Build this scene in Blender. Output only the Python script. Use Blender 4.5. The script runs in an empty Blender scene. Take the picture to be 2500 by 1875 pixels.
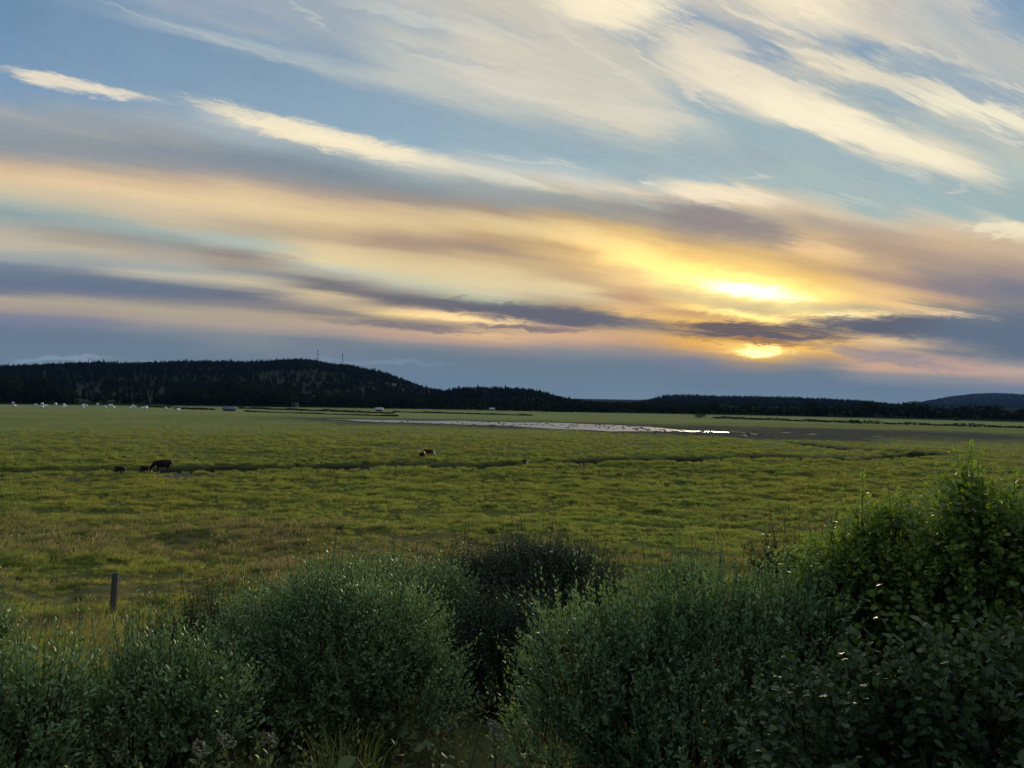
import bpy, bmesh, math, random
import numpy as np
from mathutils import Vector, Matrix

R = math.radians
rng = np.random.default_rng(7)
random.seed(7)
sc = bpy.context.scene
col = sc.collection

# ------------------------------------------------------------------ camera
EYE = 9.8                     # eye height above the flat meadow (z = 0)
F = 1853.0                    # focal length in photo pixels (2500 wide)
ROLL = R(1.0)                 # the photograph's horizon drops to the right
PITCH = R(1.0)
cam = bpy.data.cameras.new('camera')
cam.sensor_width = 36.0
cam.lens = 36.0 * F / 2500.0
cam.clip_start = 0.05
cam.clip_end = 60000
cam_ob = bpy.data.objects.new('camera', cam)
col.objects.link(cam_ob)
fwd = Vector((0, math.cos(PITCH), math.sin(PITCH)))
rgt = Vector((1, 0, 0))
up = rgt.cross(fwd)
rgt2 = rgt * math.cos(ROLL) + up * math.sin(ROLL)
up2 = -rgt * math.sin(ROLL) + up * math.cos(ROLL)
M = Matrix((rgt2, up2, -fwd)).transposed().to_4x4()
M.translation = (0, 0, EYE)
cam_ob.matrix_world = M
sc.camera = cam_ob


def ray(px, py):
    return (fwd + rgt2 * ((px - 1250) / F) + up2 * ((937.5 - py) / F)).normalized()


# ------------------------------------------------------------------ light
sc.view_settings.view_transform = 'Standard'
sc.view_settings.look = 'None'
sc.view_settings.gamma = 1.0
sc.view_settings.exposure = 0.0
sc.view_settings.use_curve_mapping = False
sc.cycles.use_denoising = True
sc.cycles.max_bounces = 6
sc.cycles.transparent_max_bounces = 4
sc.cycles.volume_bounces = 0

SUN_DIR = ray(1850, 850)
SUN_AZ = math.atan2(SUN_DIR.x, SUN_DIR.y)
SUN_EL = math.asin(SUN_DIR.z)
sun = bpy.data.lights.new('sun', 'SUN')
sun.energy = 4.2
sun.angle = R(9)
sun.color = (1.0, 0.84, 0.58)
sun_ob = bpy.data.objects.new('sun', sun)
col.objects.link(sun_ob)
sun_ob.rotation_euler = (-SUN_DIR).to_track_quat('-Z', 'Y').to_euler()
sun_ob.location = (300, 900, 300)


def lin(c):
    out = []
    for v in c:
        v = v / 255.0
        out.append(v / 12.92 if v <= 0.04045 else ((v + 0.055) / 1.055) ** 2.4)
    return out


def build_world():
    w = bpy.data.worlds.new('World')
    sc.world = w
    w.use_nodes = True
    nt = w.node_tree
    nt.nodes.clear()
    N = nt.nodes.new
    L = nt.links.new

    def math_n(op, a, b=None, c=None, clamp=False):
        n = N('ShaderNodeMath')
        n.operation = op
        n.use_clamp = clamp
        for i, v in enumerate((a, b, c)):
            if v is None:
                continue
            if isinstance(v, (int, float)):
                n.inputs[i].default_value = v
            else:
                L(v, n.inputs[i])
        return n.outputs[0]

    def comb(x, y, z=0.0):
        n = N('ShaderNodeCombineXYZ')
        for i, v in enumerate((x, y, z)):
            if isinstance(v, (int, float)):
                n.inputs[i].default_value = v
            else:
                L(v, n.inputs[i])
        return n.outputs[0]

    def noise(vec, scale=1.0, detail=3.0, rough=0.55, dist=0.0):
        n = N('ShaderNodeTexNoise')
        n.inputs['Scale'].default_value = scale
        n.inputs['Detail'].default_value = detail
        n.inputs['Roughness'].default_value = rough
        n.inputs['Distortion'].default_value = dist
        L(vec, n.inputs['Vector'])
        return n.outputs['Fac']

    def mrange(v, a, b, c=0.0, d=1.0, kind='SMOOTHSTEP'):
        n = N('ShaderNodeMapRange')
        n.interpolation_type = kind
        n.inputs['From Min'].default_value = a
        n.inputs['From Max'].default_value = b
        n.inputs['To Min'].default_value = c
        n.inputs['To Max'].default_value = d
        L(v, n.inputs['Value'])
        return n.outputs[0]

    def mix(fac, a, b, mode='MIX'):
        n = N('ShaderNodeMix')
        n.data_type = 'RGBA'
        n.blend_type = mode
        n.clamp_factor = True
        if isinstance(fac, (int, float)):
            n.inputs[0].default_value = fac
        else:
            L(fac, n.inputs[0])
        for i, v in ((6, a), (7, b)):
            if isinstance(v, (tuple, list)):
                n.inputs[i].default_value = tuple(v)[:3] + (1.0,)
            else:
                L(v, n.inputs[i])
        return n.outputs[2]

    tc = N('ShaderNodeTexCoord')
    sep = N('ShaderNodeSeparateXYZ')
    L(tc.outputs['Generated'], sep.inputs[0])
    X, Y, Z = sep.outputs
    # the cirrus streets run towards compass VP; "t" is the angle across them, "az" runs along them
    VP = R(56)
    nd = math_n('ABSOLUTE', math_n('ADD', math_n('MULTIPLY', X, -math.cos(VP)), math_n('MULTIPLY', Y, math.sin(VP))))
    zc = math_n('MAXIMUM', Z, 0.0)
    t = math_n('ARCTAN2', zc, nd)
    az = math_n('ARCTAN2', X, Y)
    el = math_n('ARCSINE', Z)
    lt = math_n('LOGARITHM', math_n('ADD', t, 0.06), math.e)

    # uneven edges: slow swells and fine fibres stretched along the streets
    n1 = noise(comb(math_n('MULTIPLY', az, 3.0), math_n('MULTIPLY', lt, 5.0), 3.1), 1.0, 3.0)
    n2 = noise(comb(math_n('MULTIPLY', az, 9.0), math_n('MULTIPLY', lt, 22.0), 7.7), 1.0, 5.0, 0.62, 0.6)
    n3 = noise(comb(math_n('MULTIPLY', az, 26.0), math_n('MULTIPLY', lt, 60.0), 1.7), 1.0, 5.0, 0.65, 0.9)
    warp = math_n('ADD', math_n('MULTIPLY', math_n('SUBTRACT', n1, 0.5), 0.05),
                  math_n('ADD', math_n('MULTIPLY', math_n('SUBTRACT', n2, 0.5), 0.045),
                         math_n('MULTIPLY', math_n('SUBTRACT', n3, 0.5), 0.022)))
    t2 = math_n('MULTIPLY', t, math_n('ADD', 1.0, warp))
    az2 = math_n('ADD', az, math_n('MULTIPLY', math_n('SUBTRACT', n2, 0.5), 0.09))
    pos = math_n('DIVIDE', t2, math.pi / 2)

    cols = {
        200: [(0, 130, 158, 184), (40, 122, 153, 182), (120, 125, 156, 186), (170, 130, 160, 188), (235, 135, 163, 190), (262, 155, 168, 178), (290, 150, 160, 168), (320, 158, 164, 166), (345, 142, 152, 157), (380, 150, 155, 158), (400, 175, 165, 152), (425, 215, 190, 155), (450, 230, 203, 162), (480, 213, 195, 165), (510, 190, 187, 165), (530, 160, 175, 170), (550, 158, 172, 168), (570, 160, 158, 148), (590, 172, 162, 145), (612, 192, 182, 160), (630, 165, 170, 165), (652, 152, 158, 158), (672, 110, 124, 140), (700, 105, 117, 136), (720, 125, 127, 140), (735, 180, 165, 152), (760, 172, 155, 148), (785, 130, 133, 150), (815, 108, 125, 150), (883, 112, 130, 153)],
        600: [(0, 163, 175, 190), (40, 150, 168, 188), (70, 165, 178, 188), (85, 140, 165, 187), (110, 170, 185, 191), (122, 165, 180, 188), (137, 130, 160, 185), (255, 140, 168, 190), (300, 190, 195, 192), (330, 165, 178, 185), (355, 150, 163, 170), (385, 133, 145, 155), (410, 135, 147, 156), (430, 160, 155, 150), (450, 195, 172, 148), (470, 222, 195, 155), (495, 235, 208, 163), (520, 222, 198, 158), (545, 195, 178, 150), (565, 190, 178, 152), (582, 180, 187, 172), (595, 180, 190, 180), (610, 160, 165, 155), (628, 150, 140, 130), (645, 168, 155, 138), (665, 150, 155, 150), (682, 195, 184, 160), (695, 212, 198, 165), (707, 115, 122, 135), (725, 112, 116, 130), (745, 140, 132, 140), (765, 180, 162, 148), (800, 178, 158, 152), (815, 135, 138, 150), (840, 112, 128, 152), (890, 110, 127, 152)],
        1000: [(0, 195, 195, 190), (30, 178, 185, 188), (60, 170, 180, 186), (100, 195, 197, 190), (150, 188, 194, 190), (200, 195, 198, 190), (225, 175, 187, 190), (252, 148, 172, 190), (355, 150, 178, 195), (382, 225, 220, 202), (410, 205, 205, 192), (430, 155, 168, 172), (460, 140, 150, 155), (485, 155, 148, 140), (500, 190, 165, 138), (520, 215, 188, 148), (545, 225, 198, 150), (565, 205, 178, 140), (590, 175, 150, 128), (605, 175, 152, 128), (625, 215, 190, 145), (650, 228, 207, 160), (680, 215, 207, 170), (700, 195, 195, 172), (712, 150, 142, 132), (730, 110, 108, 115), (746, 118, 112, 115), (757, 215, 190, 145), (772, 245, 215, 150), (784, 145, 128, 126), (796, 140, 126, 130), (807, 200, 170, 140), (825, 195, 162, 142), (842, 140, 138, 148), (860, 112, 128, 150), (930, 112, 132, 155)],
        1400: [(0, 235, 222, 195), (60, 205, 200, 188), (150, 205, 202, 188), (200, 210, 205, 190), (260, 215, 208, 192), (295, 195, 198, 190), (320, 165, 182, 190), (380, 155, 180, 192), (425, 185, 198, 198), (445, 215, 212, 198), (465, 205, 195, 172), (485, 160, 162, 155), (510, 155, 155, 150), (530, 190, 165, 125), (550, 235, 205, 145), (580, 240, 210, 150), (605, 195, 165, 120), (630, 215, 185, 130), (655, 205, 175, 130), (680, 195, 170, 135), (700, 225, 205, 160), (720, 215, 200, 160), (737, 185, 165, 132), (752, 150, 135, 125), (770, 105, 103, 113), (795, 110, 106, 115), (806, 215, 175, 130), (820, 225, 180, 140), (840, 190, 160, 140), (855, 140, 138, 148), (890, 112, 128, 150), (975, 115, 136, 160)],
        1700: [(0, 200, 195, 185), (35, 165, 178, 186), (62, 138, 164, 185), (90, 190, 192, 186), (120, 215, 208, 192), (170, 218, 210, 192), (205, 222, 213, 194), (230, 175, 186, 188), (260, 168, 184, 189), (300, 185, 195, 190), (335, 172, 188, 190), (370, 160, 182, 190), (440, 165, 188, 195), (457, 235, 222, 195), (475, 248, 232, 202), (492, 215, 200, 175), (510, 165, 160, 152), (540, 138, 134, 136), (565, 150, 143, 138), (590, 175, 155, 125), (620, 225, 190, 120), (650, 245, 215, 130), (680, 252, 235, 150), (702, 228, 203, 145), (722, 200, 190, 145), (737, 215, 195, 145), (752, 235, 200, 130), (766, 175, 140, 108), (777, 220, 180, 110), (790, 235, 185, 90), (815, 150, 125, 100), (828, 230, 175, 80), (845, 225, 170, 95), (862, 175, 150, 125), (880, 125, 130, 145), (920, 112, 128, 150), (980, 116, 137, 160)],
        2000: [(0, 240, 226, 198), (30, 235, 222, 197), (55, 200, 198, 188), (75, 145, 168, 186), (100, 185, 190, 187), (130, 200, 198, 188), (165, 222, 213, 190), (190, 190, 192, 186), (215, 182, 189, 186), (250, 222, 214, 194), (285, 240, 230, 202), (312, 220, 213, 195), (337, 165, 185, 190), (400, 162, 184, 187), (458, 166, 189, 189), (490, 200, 198, 182), (515, 218, 200, 170), (540, 180, 165, 148), (580, 200, 175, 140), (610, 235, 200, 148), (632, 215, 182, 135), (656, 195, 165, 120), (682, 225, 188, 115), (707, 250, 220, 130), (730, 250, 220, 135), (744, 195, 180, 140), (757, 195, 190, 155), (770, 245, 220, 145), (785, 205, 170, 115), (802, 150, 128, 110), (818, 170, 135, 100), (835, 240, 190, 90), (856, 240, 190, 90), (870, 200, 160, 110), (886, 150, 140, 140), (915, 112, 128, 150), (985, 116, 136, 158)],
        2320: [(0, 195, 195, 190), (60, 180, 187, 189), (120, 195, 196, 188), (165, 165, 178, 186), (200, 175, 185, 186), (225, 162, 179, 186), (255, 220, 216, 196), (285, 190, 195, 187), (320, 170, 185, 186), (360, 215, 210, 190), (400, 232, 222, 197), (425, 200, 203, 188), (445, 162, 184, 186), (520, 165, 187, 186), (545, 212, 200, 178), (575, 215, 190, 155), (600, 205, 178, 145), (640, 175, 155, 138), (680, 160, 142, 132), (705, 135, 128, 135), (735, 190, 160, 135), (752, 150, 138, 135), (765, 235, 202, 155), (775, 205, 178, 148), (790, 112, 114, 124), (820, 105, 113, 128), (840, 185, 162, 140), (860, 135, 132, 138), (880, 190, 160, 145), (905, 215, 175, 148), (925, 150, 145, 150), (955, 118, 133, 152), (1000, 112, 132, 156)],
        0: [(0, 112, 146, 177), (150, 122, 155, 187), (215, 130, 160, 190), (240, 140, 163, 185), (265, 163, 168, 172),
            (300, 148, 158, 166), (345, 142, 152, 160), (375, 165, 160, 155), (400, 205, 180, 150), (425, 228, 200, 160),
            (460, 212, 197, 165), (490, 180, 185, 172), (515, 146, 168, 170), (545, 165, 170, 165), (565, 188, 178, 160),
            (600, 195, 185, 165), (625, 160, 168, 165), (650, 115, 130, 145), (690, 105, 118, 138), (715, 120, 125, 140),
            (730, 180, 165, 155), (755, 168, 152, 150), (775, 125, 130, 150), (810, 108, 124, 150), (880, 112, 130, 152)],
        400: [(0, 157, 172, 188), (42, 140, 163, 185), (55, 170, 184, 191), (75, 127, 157, 184), (200, 132, 162, 188),
              (255, 150, 172, 190), (290, 160, 170, 178), (330, 155, 160, 163), (370, 138, 147, 157), (410, 155, 155, 155),
              (430, 190, 170, 148), (460, 222, 195, 155), (480, 233, 207, 163), (510, 215, 195, 163), (550, 195, 185, 160),
              (570, 165, 178, 172), (592, 150, 155, 150), (618, 175, 165, 150), (640, 180, 175, 160), (660, 165, 172, 168),
              (675, 205, 195, 170), (690, 110, 122, 138), (715, 104, 117, 135), (735, 135, 130, 140), (755, 180, 165, 150),
              (785, 175, 158, 152), (802, 135, 137, 150), (830, 110, 128, 152), (885, 108, 126, 150)],
        800: [(0, 165, 178, 190), (60, 165, 178, 188), (130, 148, 168, 188), (160, 170, 184, 191), (185, 165, 180, 188),
              (203, 140, 168, 190), (295, 145, 172, 192), (340, 205, 205, 195), (385, 150, 165, 172), (420, 132, 146, 156),
              (455, 150, 150, 150), (475, 178, 160, 145), (500, 215, 190, 150), (530, 230, 205, 157), (560, 205, 180, 140),
              (580, 195, 172, 140), (605, 228, 205, 160), (640, 230, 212, 165), (655, 205, 205, 185), (672, 175, 170, 155),
              (690, 120, 118, 122), (706, 125, 120, 120), (720, 210, 190, 150), (735, 200, 180, 150), (750, 150, 140, 138),
              (765, 135, 125, 130), (778, 180, 160, 140), (800, 190, 165, 145), (815, 160, 148, 150), (832, 120, 130, 150),
              (920, 112, 132, 155)],
        1200: [(0, 205, 200, 185), (60, 190, 190, 185), (100, 215, 208, 190), (150, 210, 205, 190), (200, 213, 208, 195),
               (260, 190, 195, 190), (300, 155, 178, 190), (370, 158, 182, 193), (410, 195, 200, 195), (435, 215, 212, 195),
               (455, 160, 168, 168), (490, 155, 158, 155), (510, 170, 150, 130), (535, 225, 200, 150), (560, 225, 198, 145),
               (580, 195, 165, 125), (610, 170, 145, 125), (635, 205, 180, 135), (660, 228, 205, 155), (690, 230, 212, 165),
               (715, 215, 205, 170), (735, 175, 178, 160), (750, 120, 115, 118), (765, 118, 114, 118), (780, 232, 202, 150),
               (800, 195, 165, 135), (818, 235, 195, 140), (835, 205, 170, 140), (852, 140, 135, 145), (880, 110, 127, 148),
               (950, 115, 135, 158)],
        1550: [(0, 225, 215, 195), (50, 190, 190, 185), (90, 172, 180, 184), (130, 200, 198, 185), (200, 205, 203, 190),
               (270, 215, 210, 195), (310, 215, 210, 190), (340, 180, 190, 188), (380, 158, 180, 188), (435, 163, 185, 190),
               (455, 195, 198, 190), (468, 225, 212, 188), (490, 180, 180, 170), (510, 150, 148, 145), (540, 165, 155, 140),
               (565, 215, 185, 125), (600, 250, 215, 145), (640, 250, 225, 150), (665, 225, 195, 140), (690, 235, 205, 145),
               (705, 200, 170, 130), (730, 175, 145, 120), (748, 215, 180, 130), (768, 225, 185, 125), (785, 140, 128, 125),
               (800, 150, 135, 125), (812, 215, 175, 125), (835, 205, 165, 125), (855, 150, 140, 145), (890, 112, 128, 150),
               (960, 118, 138, 160)],
        1850: [(0, 230, 218, 195), (40, 200, 198, 188), (90, 170, 178, 184), (125, 200, 197, 188), (165, 190, 190, 185),
               (200, 215, 208, 192), (245, 225, 216, 196), (280, 185, 193, 188), (310, 160, 182, 190), (380, 160, 180, 186),
               (435, 165, 188, 190), (470, 215, 202, 178), (500, 220, 200, 165), (530, 175, 165, 150), (560, 150, 145, 140),
               (590, 170, 155, 135), (620, 205, 175, 120), (655, 235, 200, 125), (680, 250, 225, 140), (720, 250, 225, 150),
               (742, 195, 185, 140), (757, 190, 185, 145), (772, 235, 205, 135), (800, 200, 160, 95), (835, 210, 160, 85),
               (850, 245, 210, 110), (872, 235, 185, 90), (890, 160, 140, 130), (920, 112, 128, 150), (980, 115, 135, 158)],
        2150: [(0, 205, 200, 190), (50, 198, 196, 188), (85, 220, 210, 192), (125, 175, 183, 186), (155, 200, 200, 188),
               (185, 212, 206, 188), (225, 185, 190, 185), (270, 162, 180, 186), (305, 195, 198, 188), (345, 225, 216, 195),
               (395, 215, 210, 192), (420, 165, 188, 190), (480, 165, 187, 188), (520, 168, 188, 185), (540, 205, 195, 175),
               (570, 185, 165, 145), (610, 178, 155, 132), (650, 190, 165, 135), (680, 170, 145, 130), (710, 225, 190, 135),
               (738, 240, 200, 138), (755, 185, 170, 145), (772, 220, 195, 145), (790, 150, 138, 132), (812, 150, 135, 130),
               (830, 235, 200, 145), (860, 185, 158, 140), (885, 212, 172, 140), (898, 215, 174, 140), (918, 150, 145, 150),
               (950, 112, 130, 152), (1000, 115, 135, 158)],
        2500: [(0, 130, 160, 190), (60, 150, 172, 190), (150, 190, 192, 188), (220, 180, 188, 188), (270, 165, 180, 188),
               (312, 215, 212, 195), (345, 175, 188, 188), (380, 190, 195, 185), (430, 180, 195, 190), (470, 160, 183, 185),
               (540, 163, 183, 183), (558, 232, 220, 190), (580, 215, 195, 165), (620, 205, 180, 150), (660, 170, 150, 140),
               (710, 125, 125, 138), (750, 135, 130, 140), (800, 105, 118, 132), (860, 97, 114, 134), (888, 150, 145, 150),
               (908, 205, 175, 155), (930, 175, 155, 150), (950, 130, 138, 150), (1000, 110, 130, 155)],
    }

    def ang(px, py):
        d = ray(px, py)
        n_ = abs(-d.x * math.cos(VP) + d.y * math.sin(VP))
        return math.atan2(d.x, d.y), math.asin(d.z), math.atan2(max(d.z, 0), n_)

    sky = N('ShaderNodeTexSky')
    sky.sky_type = 'NISHITA'
    sky.sun_disc = False
    sky.sun_elevation = SUN_EL
    sky.sun_rotation = SUN_AZ
    sky.air_density = 1.0
    sky.dust_density = 0.6
    sky.ozone_density = 1.5

    colour = None
    alpha = None
    prev_az = None
    for x, stops in sorted(cols.items()):
        ramp = N('ShaderNodeValToRGB')
        cr = ramp.color_ramp
        cr.interpolation = 'EASE'
        pts = []
        for (y, r, g, b) in stops:
            if y > 770 and b > r + 28:
                b -= 11
            if y > 720 and r > 130 and r - b < 45:
                g, b = g + 3, b - 6
            a = 0.9 if b > r + 22 and y < 560 else 1.0
            pts.append((ang(x, y)[2] / (math.pi / 2), lin((r, g, b)), a))
        pts.sort(key=lambda q: q[0])
        while len(pts) > 32:
            k = min(range(1, len(pts) - 1), key=lambda q: sum(abs(pts[q][1][c] - .5 * (pts[q - 1][1][c] + pts[q + 1][1][c])) for c in range(3)))
            pts.pop(k)
        while len(cr.elements) > 1:
            cr.elements.remove(cr.elements[-1])
        cr.elements[0].position = pts[0][0]
        cr.elements[0].color = (*pts[0][1], pts[0][2])
        for p, c, a in pts[1:]:
            e = cr.elements.new(p)
            e.color = (*c, a)
        L(pos, ramp.inputs[0])
        a0 = ang(x, 500)[0]
        if colour is None:
            colour, alpha = ramp.outputs[0], ramp.outputs[1]
        else:
            f = mrange(az2, prev_az, a0)
            colour = mix(f, colour, ramp.outputs[0])
            n = N('ShaderNodeMix')
            L(f, n.inputs[0]); L(alpha, n.inputs[2]); L(ramp.outputs[1], n.inputs[3])
            alpha = n.outputs[0]
        prev_az = a0

    # cloud pieces with a shape of their own: (x, y, half length, half width, slope in degrees, colour, strength, mode)
    pieces = [
        (1480, 150, 240, 9, 33, (222, 214, 196), .55, 'MIX'),
        (1580, 130, 190, 8, 42, (172, 180, 184), .5, 'MIX'),
        (1650, 195, 150, 8, 36, (236, 225, 203), .55, 'MIX'),
        (1430, 60, 120, 9, 30, (176, 182, 184), .45, 'MIX'),
        (1880, 60, 160, 9, 26, (246, 232, 204), .55, 'MIX'),
        (2000, 150, 190, 8, 20, (240, 228, 202), .5, 'MIX'),
        (2230, 290, 150, 7, 22, (176, 190, 190), .5, 'MIX'),
        (2440, 330, 100, 7, 18, (230, 224, 204), .5, 'MIX'),
        (2100, 40, 240, 12, 18, (206, 203, 192), .4, 'MIX'),
        (1150, 170, 260, 9, 15, (220, 214, 200), .4, 'MIX'),
        (1050, 130, 220, 7, 14, (168, 180, 188), .4, 'MIX'),
        (610, 120, 460, 6, 15.6, (180, 192, 196), .6, 'MIX'),
        (760, 40, 90, 7, 38, (196, 204, 203), .55, 'MIX'),
        (1040, 52, 260, 14, 13, (212, 214, 203), .5, 'MIX'),
        (1250, 90, 200, 10, 20, (216, 210, 196), .5, 'MIX'),
        (1330, 250, 330, 12, 14, (222, 216, 200), .45, 'MIX'),
        (1900, 180, 170, 7, 20, (246, 233, 205), .6, 'MIX'),
        (2250, 130, 150, 6, 16, (228, 220, 200), .5, 'MIX'),
        (2420, 200, 120, 6, 14, (228, 224, 206), .5, 'MIX'),
        (2030, 215, 240, 10, 18, (150, 172, 186), .5, 'MIX'),
        (1300, 395, 170, 6, 9, (205, 210, 202), .6, 'MIX'),
        (1585, 446, 34, 4, 8, (226, 226, 212), .8, 'MIX'),
        (1850, 434, 32, 4, 6, (205, 210, 202), .7, 'MIX'),
        (2228, 428, 40, 4, 24, (208, 214, 206), .7, 'MIX'),
        (2330, 462, 36, 3, 4, (204, 212, 206), .6, 'MIX'),
        (2060, 490, 110, 6, 11, (200, 206, 198), .5, 'MIX'),
        (1990, 368, 40, 10, 8, (186, 200, 200), .5, 'MIX'),
        (1700, 75, 210, 26, 30, (128, 157, 182), .8, 'MIX'),
        (2055, 88, 110, 22, 24, (135, 162, 184), .7, 'MIX'),
        (2290, 215, 260, 24, 18, (145, 168, 186), .7, 'MIX'),
        (180, 207, 215, 17, 11, (243, 231, 208), .95, 'MIX'),
        (800, 337, 340, 26, 13.5, (252, 238, 204), .95, 'MIX'),
        (1230, 432, 190, 12, 12, (222, 220, 202), .7, 'MIX'),
        (1830, 205, 250, 54, 24, (246, 232, 204), .85, 'MIX'),
        (2130, 332, 320, 38, 20.5, (254, 241, 209), .95, 'MIX'),
        (1960, 280, 200, 22, 22, (255, 243, 212), .8, 'MIX'),
        (1985, 372, 350, 26, 19, (158, 182, 190), .75, 'MIX'),
        (1770, 88, 200, 24, 23, (128, 157, 182), .85, 'MIX'),
        (2075, 105, 100, 17, 26, (134, 161, 184), .75, 'MIX'),
        (2180, 238, 110, 22, 14, (150, 174, 187), .7, 'MIX'),
        (2300, 175, 190, 18, 20, (152, 174, 188), .6, 'MIX'),
        (2480, 25, 130, 60, 25, (132, 161, 188), .7, 'MIX'),
        (1760, 130, 160, 45, 30, (232, 220, 198), .7, 'MIX'),
        (1500, 12, 190, 48, 6, (255, 241, 208), .9, 'MIX'),
        (1960, 30, 150, 40, 25, (250, 235, 204), .7, 'MIX'),
        (2390, 268, 230, 24, 17, (250, 240, 210), .9, 'MIX'),
        (2130, 180, 260, 16, 14, (236, 226, 200), .7, 'MIX'),
        (1780, 472, 150, 22, 9, (252, 234, 202), .85, 'MIX'),
        (2450, 560, 110, 20, 6, (250, 236, 200), .8, 'MIX'),
        (1780, 545, 200, 32, 14, (138, 132, 136), .75, 'MIX'),
        (1580, 285, 160, 20, 9, (225, 216, 198), .6, 'MIX'),
        (1760, 690, 540, 150, 6, (255, 190, 60), .24, 'ADD'),
        (1560, 630, 240, 40, 14, (255, 190, 70), .28, 'ADD'),
        (1800, 700, 270, 38, 9, (255, 222, 110), .65, 'ADD'),
        (1845, 710, 150, 18, 8, (255, 245, 210), 1.3, 'ADD'),
        (1850, 776, 210, 10, 8, (255, 225, 120), .7, 'ADD'),
        (2050, 770, 160, 9, -2, (255, 225, 150), .7, 'ADD'),
        (2330, 768, 120, 8, 3, (255, 220, 160), .5, 'ADD'),
        (1120, 772, 190, 17, 5, (255, 205, 120), .45, 'ADD'),
        (1840, 850, 230, 26, 2, (255, 175, 40), .2, 'ADD'),
        (1330, 768, 330, 22, 5, (104, 104, 114), .95, 'MIX'),
        (1290, 800, 160, 9, 3, (120, 112, 118), .8, 'MIX'),
        (1000, 800, 240, 10, 5, (122, 116, 124), .7, 'MIX'),
        (1800, 800, 210, 14, 3, (100, 90, 92), .95, 'MIX'),
        (1870, 821, 230, 13, 2, (96, 90, 98), .95, 'MIX'),
        (2170, 797, 300, 28, 1, (96, 99, 111), .98, 'MIX'),
        (2440, 815, 260, 62, 4, (100, 115, 132), .85, 'MIX'),
        (2150, 870, 230, 16, 10, (142, 138, 148), .6, 'MIX'),
        (1856, 858, 80, 14, 0, (255, 240, 170), 1.4, 'ADD'),
        (1860, 836, 150, 7, 3, (150, 110, 70), .8, 'MIX'),
        (150, 877, 140, 6, 0, (150, 166, 184), .55, 'MIX'),
        (420, 884, 160, 5, 1, (148, 164, 182), .5, 'MIX'),
        (900, 884, 260, 7, 1, (132, 148, 168), .5, 'MIX'),
    ]
    # fine irregularity of the pieces, in angle
    b1 = noise(comb(math_n('MULTIPLY', az, 22.0), math_n('MULTIPLY', el, 70.0), 0.3), 1.0, 5.0, 0.65, 0.8)
    b2 = noise(comb(math_n('MULTIPLY', az, 22.0), math_n('MULTIPLY', el, 70.0), 9.3), 1.0, 5.0, 0.65, 0.8)
    wx = math_n('ADD', az, math_n('MULTIPLY', math_n('SUBTRACT', b1, 0.5), 0.085))
    wy = math_n('ADD', el, math_n('MULTIPLY', math_n('SUBTRACT', b2, 0.5), 0.026))
    bvec = comb(wx, wy, 0.0)
    h1 = noise(comb(math_n('MULTIPLY', az, 10.0), math_n('MULTIPLY', lt, 26.0), 5.3), 1.0, 6.0, 0.62, 0.7)
    h2 = noise(comb(math_n('MULTIPLY', az, 10.0), math_n('MULTIPLY', lt, 26.0), 8.9), 1.0, 6.0, 0.62, 0.7)
    hvec = comb(math_n('ADD', az, math_n('MULTIPLY', math_n('SUBTRACT', h1, 0.5), 0.07)),
                math_n('ADD', el, math_n('MULTIPLY', math_n('SUBTRACT', h2, 0.5), 0.035)), 0.0)
    # fibres of the cirrus, stronger high up
    f1 = noise(comb(math_n('MULTIPLY', az, 14.0), math_n('MULTIPLY', lt, 50.0), 4.4), 1.0, 7.0, 0.68, 2.2)
    f2 = noise(comb(math_n('MULTIPLY', az, 50.0), math_n('MULTIPLY', lt, 130.0), 2.4), 1.0, 6.0, 0.7, 2.4)
    fib = math_n('ADD', math_n('MULTIPLY', f1, 0.65), math_n('MULTIPLY', f2, 0.35))
    edge = math_n('MULTIPLY', math_n('SUBTRACT', fib, 0.5), 1.5)
    for (x, y, sx, sy, sl, c, k, mode) in pieces:
        a0, e0, _ = ang(x, y)
        hx, hy = sx * math.cos(R(sl)), sx * math.sin(R(sl))
        aL, eL, _ = ang(x - hx, y - hy)
        aR, eR, _ = ang(x + hx, y + hy)
        rot, half = math.atan2(eR - eL, aR - aL), .5 * math.hypot(eR - eL, aR - aL)
        m = N('ShaderNodeMapping')
        m.vector_type = 'TEXTURE'
        m.inputs['Location'].default_value = (a0, e0, 0)
        m.inputs['Rotation'].default_value = (0, 0, rot)
        m.inputs['Scale'].default_value = (half * 1.2, sy * 1.35 / F * math.cos(a0), 1)
        L(bvec if y > 500 or x < 1150 else hvec, m.inputs['Vector'])
        ln = N('ShaderNodeVectorMath'); ln.operation = 'LENGTH'
        L(m.outputs[0], ln.inputs[0])
        lsock = math_n('ADD', ln.outputs['Value'], edge) if mode == 'MIX' else ln.outputs['Value']
        f = mrange(lsock, 0.3 if mode == 'MIX' else 0.0, 1.0, k if mode == 'MIX' else k, 0.0)
        if mode == 'MIX':
            colour = mix(f, colour, lin(c))
        else:
            n = N('ShaderNodeVectorMath'); n.operation = 'SCALE'
            n.inputs[0].default_value = lin(c)
            L(f, n.inputs['Scale'])
            n2_ = N('ShaderNodeVectorMath'); n2_.operation = 'ADD'
            L(colour, n2_.inputs[0]); L(n.outputs[0], n2_.inputs[1])
            colour = n2_.outputs[0]

    hi = math_n('MULTIPLY', mrange(el, R(5), R(16), 0.05, 0.17), mrange(az, -.25, .25, .9, 1.3))
    gain = math_n('ADD', 1.0, math_n('MULTIPLY', math_n('SUBTRACT', fib, 0.5), math_n('MULTIPLY', hi, 2.0)))
    vs = N('ShaderNodeVectorMath'); vs.operation = 'SCALE'
    L(colour, vs.inputs[0]); L(gain, vs.inputs['Scale'])
    colour = vs.outputs[0]

    ov = mrange(el, R(36), R(60))
    veil = mix(mrange(fib, .35, .65), lin((160, 178, 192)), lin((205, 206, 200)))
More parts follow.
